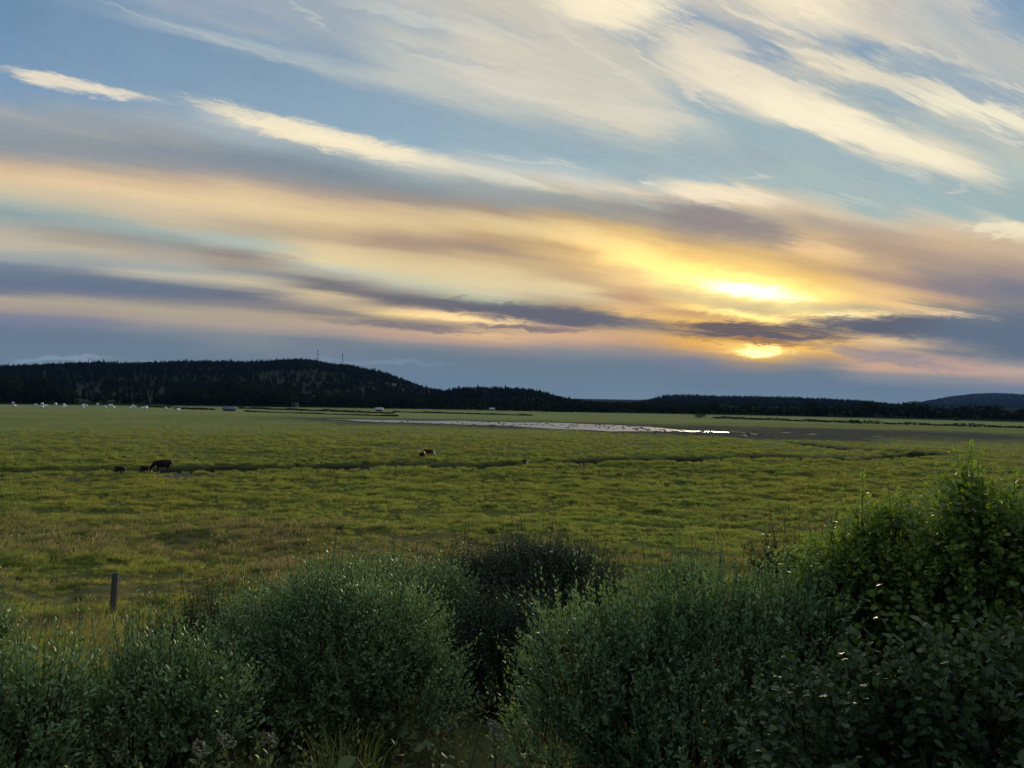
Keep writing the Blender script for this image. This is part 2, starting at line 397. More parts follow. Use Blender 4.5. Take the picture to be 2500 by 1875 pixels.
    colour = mix(ov, colour, veil)
    # unseen sky away from the sun: cooler, and dimmed to darken the bush fronts
    sdot = N('ShaderNodeVectorMath'); sdot.operation = 'DOT_PRODUCT'
    L(tc.outputs['Generated'], sdot.inputs[0])
    sdot.inputs[1].default_value = SUN_DIR
    away = mrange(sdot.outputs['Value'], 0.35, -0.7)
    colour = mix(away, colour, mix(1.0, colour, (0.26, 0.32, 0.41), 'MULTIPLY'))

    sc10 = N('ShaderNodeVectorMath'); sc10.operation = 'SCALE'
    L(colour, sc10.inputs[0]); sc10.inputs['Scale'].default_value = 10.0
    tot = mix(alpha, sky.outputs[0], sc10.outputs[0])
    bg = N('ShaderNodeBackground')
    bg.inputs['Strength'].default_value = 0.1
    L(tot, bg.inputs['Color'])
    out = N('ShaderNodeOutputWorld')
    L(bg.outputs[0], out.inputs['Surface'])
    w.cycles.sampling_method = 'MANUAL'
    w.cycles.sample_map_resolution = 512


build_world()

# ------------------------------------------------------------------ helpers
def tag(o, label, cat, group=None, kind=None):
    o['label'] = label
    o['category'] = cat
    if group:
        o['group'] = group
    if kind:
        o['kind'] = kind
    return o


def empty(name, loc=(0, 0, 0), rz=0.0):
    o = bpy.data.objects.new(name, None)
    o.location = loc
    o.rotation_euler = (0, 0, rz)
    o.empty_display_size = 0.2
    col.objects.link(o)
    return o


def np_mesh(name, verts, faces, mat=None, smooth=False, attrs=None):
    """verts (n,3); faces (m,3) or (m,4) numpy, or a list of both"""
    me = bpy.data.meshes.new(name)
    fl = faces if isinstance(faces, list) else [faces]
    fl = [np.asarray(f, dtype=np.int32) for f in fl if len(f)]
    verts = np.asarray(verts, dtype=np.float32)
    nl = sum(f.size for f in fl)
    npoly = sum(len(f) for f in fl)
    me.vertices.add(len(verts))
    me.vertices.foreach_set('co', verts.ravel())
    me.loops.add(nl)
    me.polygons.add(npoly)
    me.loops.foreach_set('vertex_index', np.concatenate([f.ravel() for f in fl]))
    starts, off = [], 0
    for f in fl:
        starts.append(off + np.arange(len(f)) * f.shape[1])
        off += f.size
    me.polygons.foreach_set('loop_start', np.concatenate(starts).astype(np.int32))
    if smooth:
        me.polygons.foreach_set('use_smooth', np.ones(npoly, dtype=bool))
    for k, v in (attrs or {}).items():
        a = me.attributes.new(k, 'FLOAT', 'POINT')
        a.data.foreach_set('value', np.asarray(v, dtype=np.float32))
    me.update(calc_edges=True)
    if mat:
        me.materials.append(mat)
    return me


def add(name, me, parent=None, loc=(0, 0, 0)):
    o = bpy.data.objects.new(name, me)
    col.objects.link(o)
    o.location = loc
    o.parent = parent
    return o


# value noise -------------------------------------------------------
PERM = rng.random((257, 257))
PERM[256, :] = PERM[0, :]
PERM[:, 256] = PERM[:, 0]


def vnoise(x, y):
    xi = np.floor(x); yi = np.floor(y)
    fx = x - xi; fy = y - yi
    xi = xi.astype(np.int64) % 256; yi = yi.astype(np.int64) % 256
    fx = fx * fx * (3 - 2 * fx); fy = fy * fy * (3 - 2 * fy)
    a = PERM[xi, yi]; b = PERM[xi + 1, yi]; c = PERM[xi, yi + 1]; d = PERM[xi + 1, yi + 1]
    return (a * (1 - fx) + b * fx) * (1 - fy) + (c * (1 - fx) + d * fx) * fy - 0.5


def fbm(x, y, o=4):
    s = 0; a = 1.0
    for i in range(o):
        s = s + a * vnoise(x * 2 ** i + 17.3 * i, y * 2 ** i + 5.1 * i)
        a *= 0.5
    return s


def sstep(a, b, x):
    t = np.clip((x - a) / (b - a), 0, 1)
    return t * t * (3 - 2 * t)


# ground height -----------------------------------------------------
_py = np.array([-4000, -40, -3, 0, 1.5, 6, 10, 18, 30, 50, 70, 90, 120, 20000.0])
_pz = np.array([8.1, 8.1, 8.15, 8.1, 7.9, 6.5, 5.6, 4.15, 3.0, 1.6, 0.75, 0.18, 0.0, 0.0])
_ty = np.arange(-60, 200, 0.25)
_tz = np.interp(_ty, _py, _pz)
_k = np.hanning(13); _k /= _k.sum()
_tz = np.convolve(np.pad(_tz, 6, mode='edge'), _k, mode='valid')


def base_z(y):
    return np.interp(y, _ty, _tz)


def ground_hit(px, py):
    d = ray(px, py)
    lo, hi = 0.5, 30000.0
    for _ in range(70):
        m = math.sqrt(lo * hi)
        p = Vector((0, 0, EYE)) + d * m
        if p.z > float(base_z(p.y)):
            lo = m
        else:
            hi = m
    return Vector((0, 0, EYE)) + d * hi


def at(px, py, depth):
    """point on the line of sight of a photo pixel at a distance 'depth' along +Y"""
    d = ray(px, py)
    return Vector((0, 0, EYE)) + d * (depth / d.y)


def inside(poly, x, y):
    r = np.zeros(x.shape, bool)
    n = len(poly)
    j = n - 1
    for i in range(n):
        xi, yi = poly[i]; xj, yj = poly[j]
        c = ((yi > y) != (yj > y)) & (x < (xj - xi) * (y - yi) / (yj - yi + 1e-12) + xi)
        r ^= c
        j = i
    return r


def seg_dist(pts, x, y):
    best = np.full(x.shape, 1e9)
    for (ax, ay), (bx, by) in zip(pts[:-1], pts[1:]):
        vx, vy = bx - ax, by - ay
        t = np.clip(((x - ax) * vx + (y - ay) * vy) / (vx * vx + vy * vy + 1e-9), 0, 1)
        best = np.minimum(best, np.hypot(x - ax - t * vx, y - ay - t * vy))
    return best


def wpoly(pxs):
    return [tuple(ground_hit(*p).xy) for p in pxs]


# materials ---------------------------------------------------------
def mat_new(name):
    m = bpy.data.materials.new(name)
    m.use_nodes = True
    nt = m.node_tree
    b = nt.nodes['Principled BSDF']
    return m, nt, b


def simple(name, c, rough=0.8, spec=0.2, var=0.25, scale=6.0, bump=0.0):
    m, nt, b = mat_new(name)
    tcn = nt.nodes.new('ShaderNodeTexCoord')
    n = nt.nodes.new('ShaderNodeTexNoise')
    n.inputs['Scale'].default_value = scale
    n.inputs['Detail'].default_value = 4
    nt.links.new(tcn.outputs['Object'], n.inputs['Vector'])
    mx = nt.nodes.new('ShaderNodeMix'); mx.data_type = 'RGBA'
    mx.inputs[6].default_value = (*[v * (1 - var) for v in c], 1)
    mx.inputs[7].default_value = (*[v * (1 + var) for v in c], 1)
    nt.links.new(n.outputs['Fac'], mx.inputs[0])
    nt.links.new(mx.outputs[2], b.inputs['Base Color'])
    b.inputs['Roughness'].default_value = rough
    b.inputs['Specular IOR Level'].default_value = spec
    if bump:
        bp = nt.nodes.new('ShaderNodeBump')
        bp.inputs['Strength'].default_value = bump
        nt.links.new(n.outputs['Fac'], bp.inputs['Height'])
        nt.links.new(bp.outputs[0], b.inputs['Normal'])
    return m


def leafy(name, c1, c2, rough=0.5, spec=0.35, trans=0.3, tcol=None, obj_var=0.0, patchy=False):
    """two tones picked by the per-leaf attribute 'tone', some light let through"""
    m, nt, b = mat_new(name)
    at_ = nt.nodes.new('ShaderNodeAttribute'); at_.attribute_name = 'tone'
    mx = nt.nodes.new('ShaderNodeMix'); mx.data_type = 'RGBA'
    mx.inputs[6].default_value = (*c1, 1)
    mx.inputs[7].default_value = (*c2, 1)
    nt.links.new(at_.outputs['Fac'], mx.inputs[0])
    csock = mx.outputs[2]
    if obj_var:
        oi = nt.nodes.new('ShaderNodeObjectInfo')
        hs = nt.nodes.new('ShaderNodeHueSaturation')
        mr = nt.nodes.new('ShaderNodeMapRange')
        mr.inputs['To Min'].default_value = 1 - obj_var
        mr.inputs['To Max'].default_value = 1 + obj_var
        nt.links.new(oi.outputs['Random'], mr.inputs['Value'])
        nt.links.new(mr.outputs[0], hs.inputs['Value'])
        nt.links.new(csock, hs.inputs['Color'])
        csock = hs.outputs[0]
    if patchy:
        geo = nt.nodes.new('ShaderNodeNewGeometry')
        for scale, ca, lo, hi in ((.045, (1.12, .98, .95), .4, .65), (.5, (.58, .74, .66), .5, .66)):
            nz = nt.nodes.new('ShaderNodeTexNoise')
            nz.inputs['Scale'].default_value = scale
            nz.inputs['Detail'].default_value = 3
            nt.links.new(geo.outputs['Position'], nz.inputs['Vector'])
            pr = nt.nodes.new('ShaderNodeMapRange')
            pr.inputs['From Min'].default_value = lo
            pr.inputs['From Max'].default_value = hi
            nt.links.new(nz.outputs['Fac'], pr.inputs['Value'])
            pm = nt.nodes.new('ShaderNodeMix'); pm.data_type = 'RGBA'; pm.blend_type = 'MULTIPLY'
            pm.inputs[7].default_value = (*ca, 1)
            nt.links.new(pr.outputs[0], pm.inputs[0])
            nt.links.new(csock, pm.inputs[6])
            csock = pm.outputs[2]
    nt.links.new(csock, b.inputs['Base Color'])
    b.inputs['Roughness'].default_value = rough
    b.inputs['Specular IOR Level'].default_value = spec
    tr = nt.nodes.new('ShaderNodeBsdfTranslucent')
    if tcol:
        tm = nt.nodes.new('ShaderNodeMix'); tm.data_type = 'RGBA'; tm.blend_type = 'MULTIPLY'
        tm.inputs[0].default_value = 1.0
        tm.inputs[7].default_value = (*tcol, 1)
        nt.links.new(csock, tm.inputs[6])
        nt.links.new(tm.outputs[2], tr.inputs['Color'])
    else:
        nt.links.new(csock, tr.inputs['Color'])
    ms = nt.nodes.new('ShaderNodeMixShader')
    ms.inputs[0].default_value = trans
    nt.links.new(b.outputs[0], ms.inputs[1])
    nt.links.new(tr.outputs[0], ms.inputs[2])
    nt.links.new(ms.outputs[0], nt.nodes['Material Output'].inputs['Surface'])
    return m


M_WILLOW = leafy('willow_leaf', (0.115, 0.21, 0.085), (0.36, 0.49, 0.25), 0.5, 0.3, 0.14, (1.2, 1.3, 0.5))
M_DARK_SHADED_WILLOW = leafy('dark_shaded_willow_leaf', (0.05, 0.09, 0.05), (0.17, 0.22, 0.14), 0.45, 0.5, 0.10, (1.2, 1.3, 0.5))  # back willow's own dark tone; in the gap it paints in shade
M_ROUND_SHADED = leafy('shaded_round_leaf', (0.05, 0.095, 0.035), (0.14, 0.20, 0.065), 0.5, 0.35, 0.2, (1.2, 1.3, 0.4))  # darker copy of the round leaf, deep shade put into its colour
M_ROUND = leafy('round_leaf', (0.11, 0.19, 0.055), (0.31, 0.40, 0.10), 0.5, 0.35, 0.3, (1.2, 1.3, 0.4))
M_SAPLING = leafy('sapling_leaf', (0.12, 0.125, 0.05), (0.20, 0.19, 0.075), 0.5, 0.3, 0.3, (1.2, 1.0, 0.4))
M_HERB = leafy('herb_leaf', (0.08, 0.115, 0.05), (0.19, 0.22, 0.10), 0.6, 0.2, 0.15, (1.2, 1.2, 0.5))
M_GRASS = leafy('meadow_grass', (0.215, 0.255, 0.085), (0.41, 0.43, 0.165), 0.8, 0.0, 0.4, (1.1, 1.15, 0.55), 0.16, True)
M_RUSH = leafy('dark_rush', (0.05, 0.075, 0.028), (0.11, 0.14, 0.05), 0.7, 0.1, 0.25, None, 0.2)
M_DRY = leafy('dry_grass', (0.19, 0.175, 0.10), (0.32, 0.29, 0.18), 0.8, 0.0, 0.35, (1.1, 1.0, 0.6), 0.15)
M_TREE = leafy('tree_foliage', (0.015, 0.024, 0.012), (0.027, 0.039, 0.017), 0.9, 0.0, 0.15, None, 0.3)
M_SPRUCE = leafy('conifer_foliage', (0.010, 0.016, 0.012), (0.015, 0.023, 0.014), 0.9, 0.0, 0.05, None, 0.25)
M_BARK = simple('bark', (0.07, 0.055, 0.045), 0.9, 0.1, 0.35, 20)
M_TWIG = simple('twig', (0.075, 0.06, 0.04), 0.7, 0.2, 0.3, 20)
M_FLOWER = simple('pale_flower', (0.26, 0.25, 0.18), 0.8, 0.1, 0.25, 60)


def ground_material():
    m, nt, b = mat_new('meadow_ground')
    N, L = nt.nodes.new, nt.links.new
    geo = N('ShaderNodeNewGeometry')

    def attr(nm):
        a = N('ShaderNodeAttribute'); a.attribute_name = nm
        return a.outputs['Fac']

    def nz(scale, detail=5, stretch=(1, 1, 1)):
        mp = N('ShaderNodeMapping')
        mp.inputs['Scale'].default_value = stretch
        L(geo.outputs['Position'], mp.inputs['Vector'])
        n = N('ShaderNodeTexNoise')
        n.inputs['Scale'].default_value = scale
        n.inputs['Detail'].default_value = detail
        n.inputs['Roughness'].default_value = 0.6
        L(mp.outputs[0], n.inputs['Vector'])
        return n.outputs['Fac']

    def rng_(v, a, c, lo=0.0, hi=1.0):
        r = N('ShaderNodeMapRange'); r.interpolation_type = 'SMOOTHSTEP'
        r.inputs['From Min'].default_value = a; r.inputs['From Max'].default_value = c
        r.inputs['To Min'].default_value = lo; r.inputs['To Max'].default_value = hi
        L(v, r.inputs['Value'])
        return r.outputs[0]

    def mx(f, a, c, mode='MIX'):
        n = N('ShaderNodeMix'); n.data_type = 'RGBA'; n.blend_type = mode
        L(f, n.inputs[0])
        for i, v in ((6, a), (7, c)):
            if isinstance(v, tuple):
                n.inputs[i].default_value = (*v, 1)
            else:
                L(v, n.inputs[i])
        return n.outputs[2]

    big = nz(0.035, 3)
    mid = nz(0.22, 4, (1, 1.0, 1))
    tus = nz(1.1, 4)
    fine = nz(7.0, 4)
    c = mx(rng_(big, .35, .65), (0.25, 0.265, 0.09), (0.315, 0.315, 0.12))
    c = mx(rng_(mid, .45, .7), c, (0.215, 0.245, 0.078))
    thatch = mx(rng_(mid, .4, .7), (0.10, 0.115, 0.032), (0.135, 0.145, 0.045))
    c = mx(attr('sward'), thatch, c)
    c = mx(attr('dry'), c, (0.16, 0.13, 0.065))
    c = mx(rng_(tus, .52, .68, 0, .55), c, (0.07, 0.085, 0.03))
    c = mx(rng_(fine, .5, .75, 0, .45), c, (0.075, 0.08, 0.035))
    c = mx(attr('strip'), c, (0.31, 0.335, 0.15))
    mudc = mx(rng_(mid, .35, .7), (0.085, 0.084, 0.066), (0.14, 0.138, 0.10))
    c = mx(attr('mud'), c, mudc)
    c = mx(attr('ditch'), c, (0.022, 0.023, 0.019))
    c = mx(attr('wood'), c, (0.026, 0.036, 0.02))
    L(c, b.inputs['Base Color'])
    b.inputs['Roughness'].default_value = 1.0
    b.inputs['Specular IOR Level'].default_value = 0.0
    bp = N('ShaderNodeBump')
    bp.inputs['Strength'].default_value = 0.7
    bp.inputs['Distance'].default_value = 0.15
    L(tus, bp.inputs['Height'])
    bp2 = N('ShaderNodeBump')
    bp2.inputs['Strength'].default_value = 0.6
    bp2.inputs['Distance'].default_value = 0.05
    L(fine, bp2.inputs['Height'])
    L(bp.outputs[0], bp2.inputs['Normal'])
    L(bp2.outputs[0], b.inputs['Normal'])
    return m


# ------------------------------------------------------------------ the ground
STREAM = wpoly([(-300, 1160), (0, 1153), (150, 1150), (330, 1148), (560, 1142), (700, 1143), (900, 1138), (1060, 1136), (1180, 1141),
                (1280, 1132), (1450, 1126), (1600, 1123), (1750, 1119), (1880, 1114), (2010, 1119), (2120, 1119), (2240, 1112)])
STREAM2 = wpoly([(2240, 1111), (2270, 1105), (2180, 1100), (2100, 1097), (2000, 1088), (1960, 1083)])
CHURN = wpoly([(-200, 1185), (0, 1170), (250, 1160), (480, 1156), (700, 1150), (1000, 1142)])
MUD = wpoly([(560, 1017), (760, 1019), (1000, 1022), (1240, 1027), (1600, 1037), (1850, 1042), (2150, 1049), (2600, 1063),
             (2900, 1070), (2900, 1088), (2600, 1078), (2400, 1074), (2100, 1077), (1900, 1075), (1720, 1064), (1500, 1055),
             (1240, 1045), (1000, 1037), (800, 1031), (680, 1025)])
POND = wpoly([(790, 1024), (900, 1026.5), (1060, 1028), (1240, 1031), (1400, 1035), (1520, 1038), (1600, 1045), (1700, 1052),
              (1790, 1056), (1785, 1057.3), (1700, 1056), (1600, 1054), (1500, 1053), (1380, 1048), (1240, 1041), (1100, 1036.5),
              (950, 1032), (850, 1027.5)])
FENCE_PT = ground_hit(272, 1535)


def zones(x, y):
    r = np.hypot(x, y)
    # noise-shifted coordinates so that every zone ends unevenly
    sx = x + 9 * fbm(x / 23, y / 23, 3) * np.clip(r / 150, .2, 1.6)
    sy = y + 14 * fbm(x / 31 + 50, y / 31, 3) * np.clip(r / 150, .2, 1.6)
    mud = sum(inside(MUD, sx + ox, sy + oy).astype(float) for ox, oy in ((0, 0), (5, 7), (-6, 5), (4, -8), (-5, -6), (0, 14), (0, -13))) / 7
    mud = np.clip(mud * (1.0 + .7 * fbm(x / 18, y / 30, 3)), 0, 1)
    d1 = np.minimum(seg_dist(STREAM, x + 3 * fbm(x / 6, y / 6, 2), y + 5 * fbm(x / 9, y / 9, 3)),
                    seg_dist(STREAM2, x, y + 6 * fbm(x / 9, y / 9, 3)))
    wid = 2.9 + 3.8 * fbm(x / 10, y / 10, 3) + 1.2 * sstep(20, -40, x)
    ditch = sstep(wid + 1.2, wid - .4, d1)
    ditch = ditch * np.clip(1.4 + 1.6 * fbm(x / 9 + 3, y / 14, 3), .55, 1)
    d2 = seg_dist(CHURN, x, y)
    churn = sstep(9, 3, d2 + 9 * fbm(x / 4, y / 4, 3))
    # bare strip in front of the post
    d3 = seg_dist([(-22, 15.2), (-12.5, 16.6), (-9, 18.2), (-5, 20.5)], x, y)
    path = sstep(1.6, .5, d3 + 1.6 * fbm(x / 1.5, y / 1.5, 3))
    dry = sstep(18, 24, y) * sstep(6, -6, x - .1 * y) * sstep(52, 34, y + 10 * fbm(x / 15, y / 15, 2)) * np.clip(.62 + 1.2 * fbm(x / 7, y / 7, 3), 0, 1)
    dry = np.maximum(dry, .55 * sstep(60, 48, y) * sstep(.05, .35, fbm(x / 11 + 9, y / 8, 3)))
    strip = sstep(325, 365, y - 0.12 * x) * np.clip(.75 + .8 * fbm(x / 160, y / 40, 2), 0, 1)
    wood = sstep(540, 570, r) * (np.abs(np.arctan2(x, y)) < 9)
    return dict(mud=np.maximum(mud, churn * np.clip(.6 + 1.4 * fbm(x / 2.6, y / 2.6, 3), 0, 1)), ditch=np.maximum(ditch, path * .45),
                dry=dry, sward=sstep(80, 230, r), strip=strip * (1 - mud), wood=wood, _ditch=ditch, _mud=mud, _churn=churn)


def ground_z(x, y, spacing=0.0, z=None):
    r = np.hypot(x, y)
    zz = z if z is not None else zones(x, y)
    h = base_z(y)
    amp = (1 - .85 * zz['_mud']) * sstep(500, 120, r)
    b = .28 * fbm(x / 9.0, y / 9.0, 2) * sstep(900, 90, r)
    for wl, a in ((2.6, .16), (1.1, .20), (.5, .12)):
        if isinstance(spacing, float) and spacing == 0.0:
            f = 1.0
        else:
            f = sstep(wl * .6, wl * .25, spacing)
        n = vnoise(x / wl + 31 * wl, y / wl)
        b = b + a * f * np.maximum(n + .1, -.12)
    h = h + b * amp * sstep(1.5, 14, r)
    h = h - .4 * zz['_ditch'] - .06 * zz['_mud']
    # the camera's own bank stays smooth
    return h


def build_ground():
    f_az = np.arange(-44, 44.01, 0.125)
    o_az = np.concatenate([np.arange(-180, -44, 4.0), f_az, np.arange(48, 180, 4.0)])
    az = np.radians(o_az)
    rs = [0.4]
    while rs[-1] < 14:
        rs.append(rs[-1] + 0.2)
    while rs[-1] < 1500:
        r = rs[-1]
        rs.append(r + min(max(1.15 * r * r / (9.3 * 759), .085), 60))
    while rs[-1] < 26000:
        rs.append(rs[-1] * 1.18)
    rs = np.array(rs)
    na, nr = len(az), len(rs)
    A, RR = np.meshgrid(az, rs)
    x = (RR * np.sin(A)).ravel(); y = (RR * np.cos(A)).ravel()
    dr = np.gradient(rs)
    sp = np.maximum(np.repeat(dr, na), RR.ravel() * math.radians(.125))
    z = zones(x, y)
    h = ground_z(x, y, sp, z)
    v = np.stack([x, y, h], 1)
    v = np.vstack([v, [[0, 0, float(base_z(0.0))]]])
    i = np.arange(nr - 1)[:, None] * na
    j = np.arange(na)[None, :]
    jn = (j + 1) % na
    q = np.stack([i + j, i + jn, i + na + jn, i + na + j], -1).reshape(-1, 4)[:, ::-1]
    c = len(v) - 1
    t = np.stack([np.full(na, c), np.arange(na), (np.arange(na) + 1) % na], 1)[:, ::-1]
    at_ = {k: np.append(z[k], 0.0) for k in ('mud', 'ditch', 'dry', 'strip', 'wood', 'sward')}
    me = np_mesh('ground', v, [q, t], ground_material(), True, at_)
    # make sure the sheet faces up
    n0 = me.polygons[1000].normal.z
    if n0 < 0:
        me.flip_normals()
    o = add('ground', me)
    o['kind'] = 'structure'
    o['label'] = 'wide flat grazing meadow falling away from a grassy bank'
    return o


build_ground()


def build_pond():
    m, nt, b = mat_new('water')
    b.inputs['Base Color'].default_value = (0.17, 0.21, 0.27, 1)
    b.inputs['Roughness'].default_value = 0.44
    b.inputs['Specular IOR Level'].default_value = 0.8
    geo = nt.nodes.new('ShaderNodeNewGeometry')
    n = nt.nodes.new('ShaderNodeTexNoise')
    n.inputs['Scale'].default_value = 1.6
    n.inputs['Detail'].default_value = 4
    nt.links.new(geo.outputs['Position'], n.inputs['Vector'])
    bp = nt.nodes.new('ShaderNodeBump')
    bp.inputs['Strength'].default_value = 1.0
    bp.inputs['Distance'].default_value = 0.03
    nt.links.new(n.outputs['Fac'], bp.inputs['Height'])
    nt.links.new(bp.outputs[0], b.inputs['Normal'])

    m2 = simple('wet_film', (0.11, 0.11, 0.10), .9, .05, .1)

    def sheet(name, poly, label, z=0.02, amp=1.0):
        pts = []
        nP = len(poly)
        for k in range(nP):
            a = np.array(poly[k]); c = np.array(poly[(k + 1) % nP])
            ns = max(2, int(np.hypot(*(c - a)) / 4))
            for s in range(ns):
                p = a + (c - a) * s / ns
                pts.append((p[0] + amp * 5 * float(fbm(np.array(p[0] / 14), np.array(p[1] / 14), 3)),
                            p[1] + amp * 9 * float(fbm(np.array(p[0] / 11 + 40), np.array(p[1] / 11), 3)), z))
        bm = bmesh.new()
        vs = [bm.verts.new(p) for p in pts]
        es = [bm.edges.new((vs[k], vs[(k + 1) % len(vs)])) for k in range(len(vs))]
        bmesh.ops.triangle_fill(bm, edges=es, use_beauty=True)
        bmesh.ops.recalc_face_normals(bm, faces=bm.faces)
        if bm.faces and sum(f.normal.z for f in bm.faces) < 0:
            bmesh.ops.reverse_faces(bm, faces=bm.faces)
        me = bpy.data.meshes.new(name)
        bm.to_mesh(me); bm.free()
        me.materials.append(m if name == 'pond' else m2)
        o = add(name, me)
        o['kind'] = 'structure'
        o['label'] = label
        return o

    sheet('pond', POND, 'shallow silver pond lying in the middle of the meadow', 0.10)
    for k, (x0, x1, y0, hh) in enumerate(((1826, 1862, 1061, .5), (1905, 1935, 1057, .4), (1968, 1996, 1060.5, .5), (2115, 2160, 1066, .5),
                                          (1998, 2010, 1094, 1.3))):
        poly = wpoly([(x0, y0), ((x0 + x1) / 2, y0 - hh), (x1, y0 + .3), ((x0 + x1) / 2, y0 + hh)])
        sheet('puddle', poly, ['small shining puddle just right of the pond', 'thin puddle streak on the grey mud flat',
                               'short bright puddle on the grey mud flat', 'faint puddle at the right end of the mud flat',
                               'gleam of water in the bend of the stream'][k], 0.10 if k < 4 else -.18, .25)


build_pond()

# ------------------------------------------------------------------ scatter by geometry nodes (grass, far-off woods)
def scatter(name, pts, rot, scl, idx, protos, label, cat):
    me = bpy.data.meshes.new(name)
    me.vertices.add(len(pts))
    me.vertices.foreach_set('co', np.asarray(pts, np.float32).ravel())
    for k, v, ty in (('rot', rot, 'FLOAT'), ('scl', scl, 'FLOAT'), ('idx', idx, 'INT')):
        a = me.attributes.new(k, ty, 'POINT')
        a.data.foreach_set('value', np.asarray(v, np.float32 if ty == 'FLOAT' else np.int32))
    me.update()
    c = bpy.data.collections.new(name + '_source')
    for i, p in enumerate(protos):
        o = bpy.data.objects.new(f'{name}_source_{i:02d}', p)
        c.objects.link(o)
    ng = bpy.data.node_groups.new(name + '_scatter', 'GeometryNodeTree')
    ng.interface.new_socket('Geometry', in_out='INPUT', socket_type='NodeSocketGeometry')
    ng.interface.new_socket('Geometry', in_out='OUTPUT', socket_type='NodeSocketGeometry')
    N, L = ng.nodes.new, ng.links.new
    gi, go = N('NodeGroupInput'), N('NodeGroupOutput')
    ci = N('GeometryNodeCollectionInfo')
    ci.inputs['Collection'].default_value = c
    ci.inputs['Separate Children'].default_value = True
    ci.inputs['Reset Children'].default_value = True
    iop = N('GeometryNodeInstanceOnPoints')
    iop.inputs['Pick Instance'].default_value = True

    def na(nm, ty):
        n = N('GeometryNodeInputNamedAttribute')
        n.data_type = ty
        n.inputs['Name'].default_value = nm
        return n.outputs['Attribute']
    cx = N('ShaderNodeCombineXYZ')
    L(na('rot', 'FLOAT'), cx.inputs[2])
    L(gi.outputs[0], iop.inputs['Points'])
    L(ci.outputs[0], iop.inputs['Instance'])
    L(na('idx', 'INT'), iop.inputs['Instance Index'])
    L(cx.outputs[0], iop.inputs['Rotation'])
    L(na('scl', 'FLOAT'), iop.inputs['Scale'])
    L(iop.outputs[0], go.inputs[0])
    o = add(name, me)
    md = o.modifiers.new('scatter', 'NODES')
    md.node_group = ng
    tag(o, label, cat, kind='stuff')
    return o


def blades(n, rad, hmin, hmax, width, lean, mat, seed, name, heads=0.0):
    g = np.random.default_rng(seed)
    a = g.random(n) * 2 * np.pi
    rr = rad * np.sqrt(g.random(n))
    h = hmin + (hmax - hmin) * g.random(n) * (1 - .35 * rr / max(rad, 1e-6))
    la = a + g.normal(0, .7, n)
    ln = lean * (.3 + g.random(n)) * h
    bx, by = rr * np.cos(a), rr * np.sin(a)
    wa = g.random(n) * np.pi
    wx, wy = np.cos(wa) * width / 2, np.sin(wa) * width / 2
    mxp, myp = bx + np.cos(la) * ln * .35, by + np.sin(la) * ln * .35
    tx, ty = bx + np.cos(la) * ln, by + np.sin(la) * ln
    z0 = -0.05
    V = np.stack([np.stack([bx - wx, by - wy, np.full(n, z0)], 1), np.stack([bx + wx, by + wy, np.full(n, z0)], 1),
                  np.stack([mxp - wx * .8, myp - wy * .8, h * .6], 1), np.stack([mxp + wx * .8, myp + wy * .8, h * .6], 1),
                  np.stack([tx, ty, h], 1)], 1)
    k = np.arange(n)[:, None] * 5
    Q = k + np.array([[0, 1, 3, 2]])
    T = k + np.array([[2, 3, 4]])
    tone = np.repeat(g.random(n), 5)
    verts = V.reshape(-1, 3)
    faces = [Q, T]
    if heads:
        m = int(n * heads)
        s = g.choice(n, m, replace=False)
        tip = V[s, 4]
        w = width * 1.6
        hv = np.stack([tip + [-w, 0, -.02], tip + [w, 0, -.02], tip + [0, w * .4, .09]], 1)
        off = len(verts)
        faces.append(off + np.arange(m)[:, None] * 3 + np.array([[0, 1, 2]]))
        verts = np.vstack([verts, hv.reshape(-1, 3)])
        tone = np.append(tone, np.ones(m * 3))
    return np_mesh(name, verts, [faces[0], np.vstack(faces[1:])], mat, False, {'tone': tone})


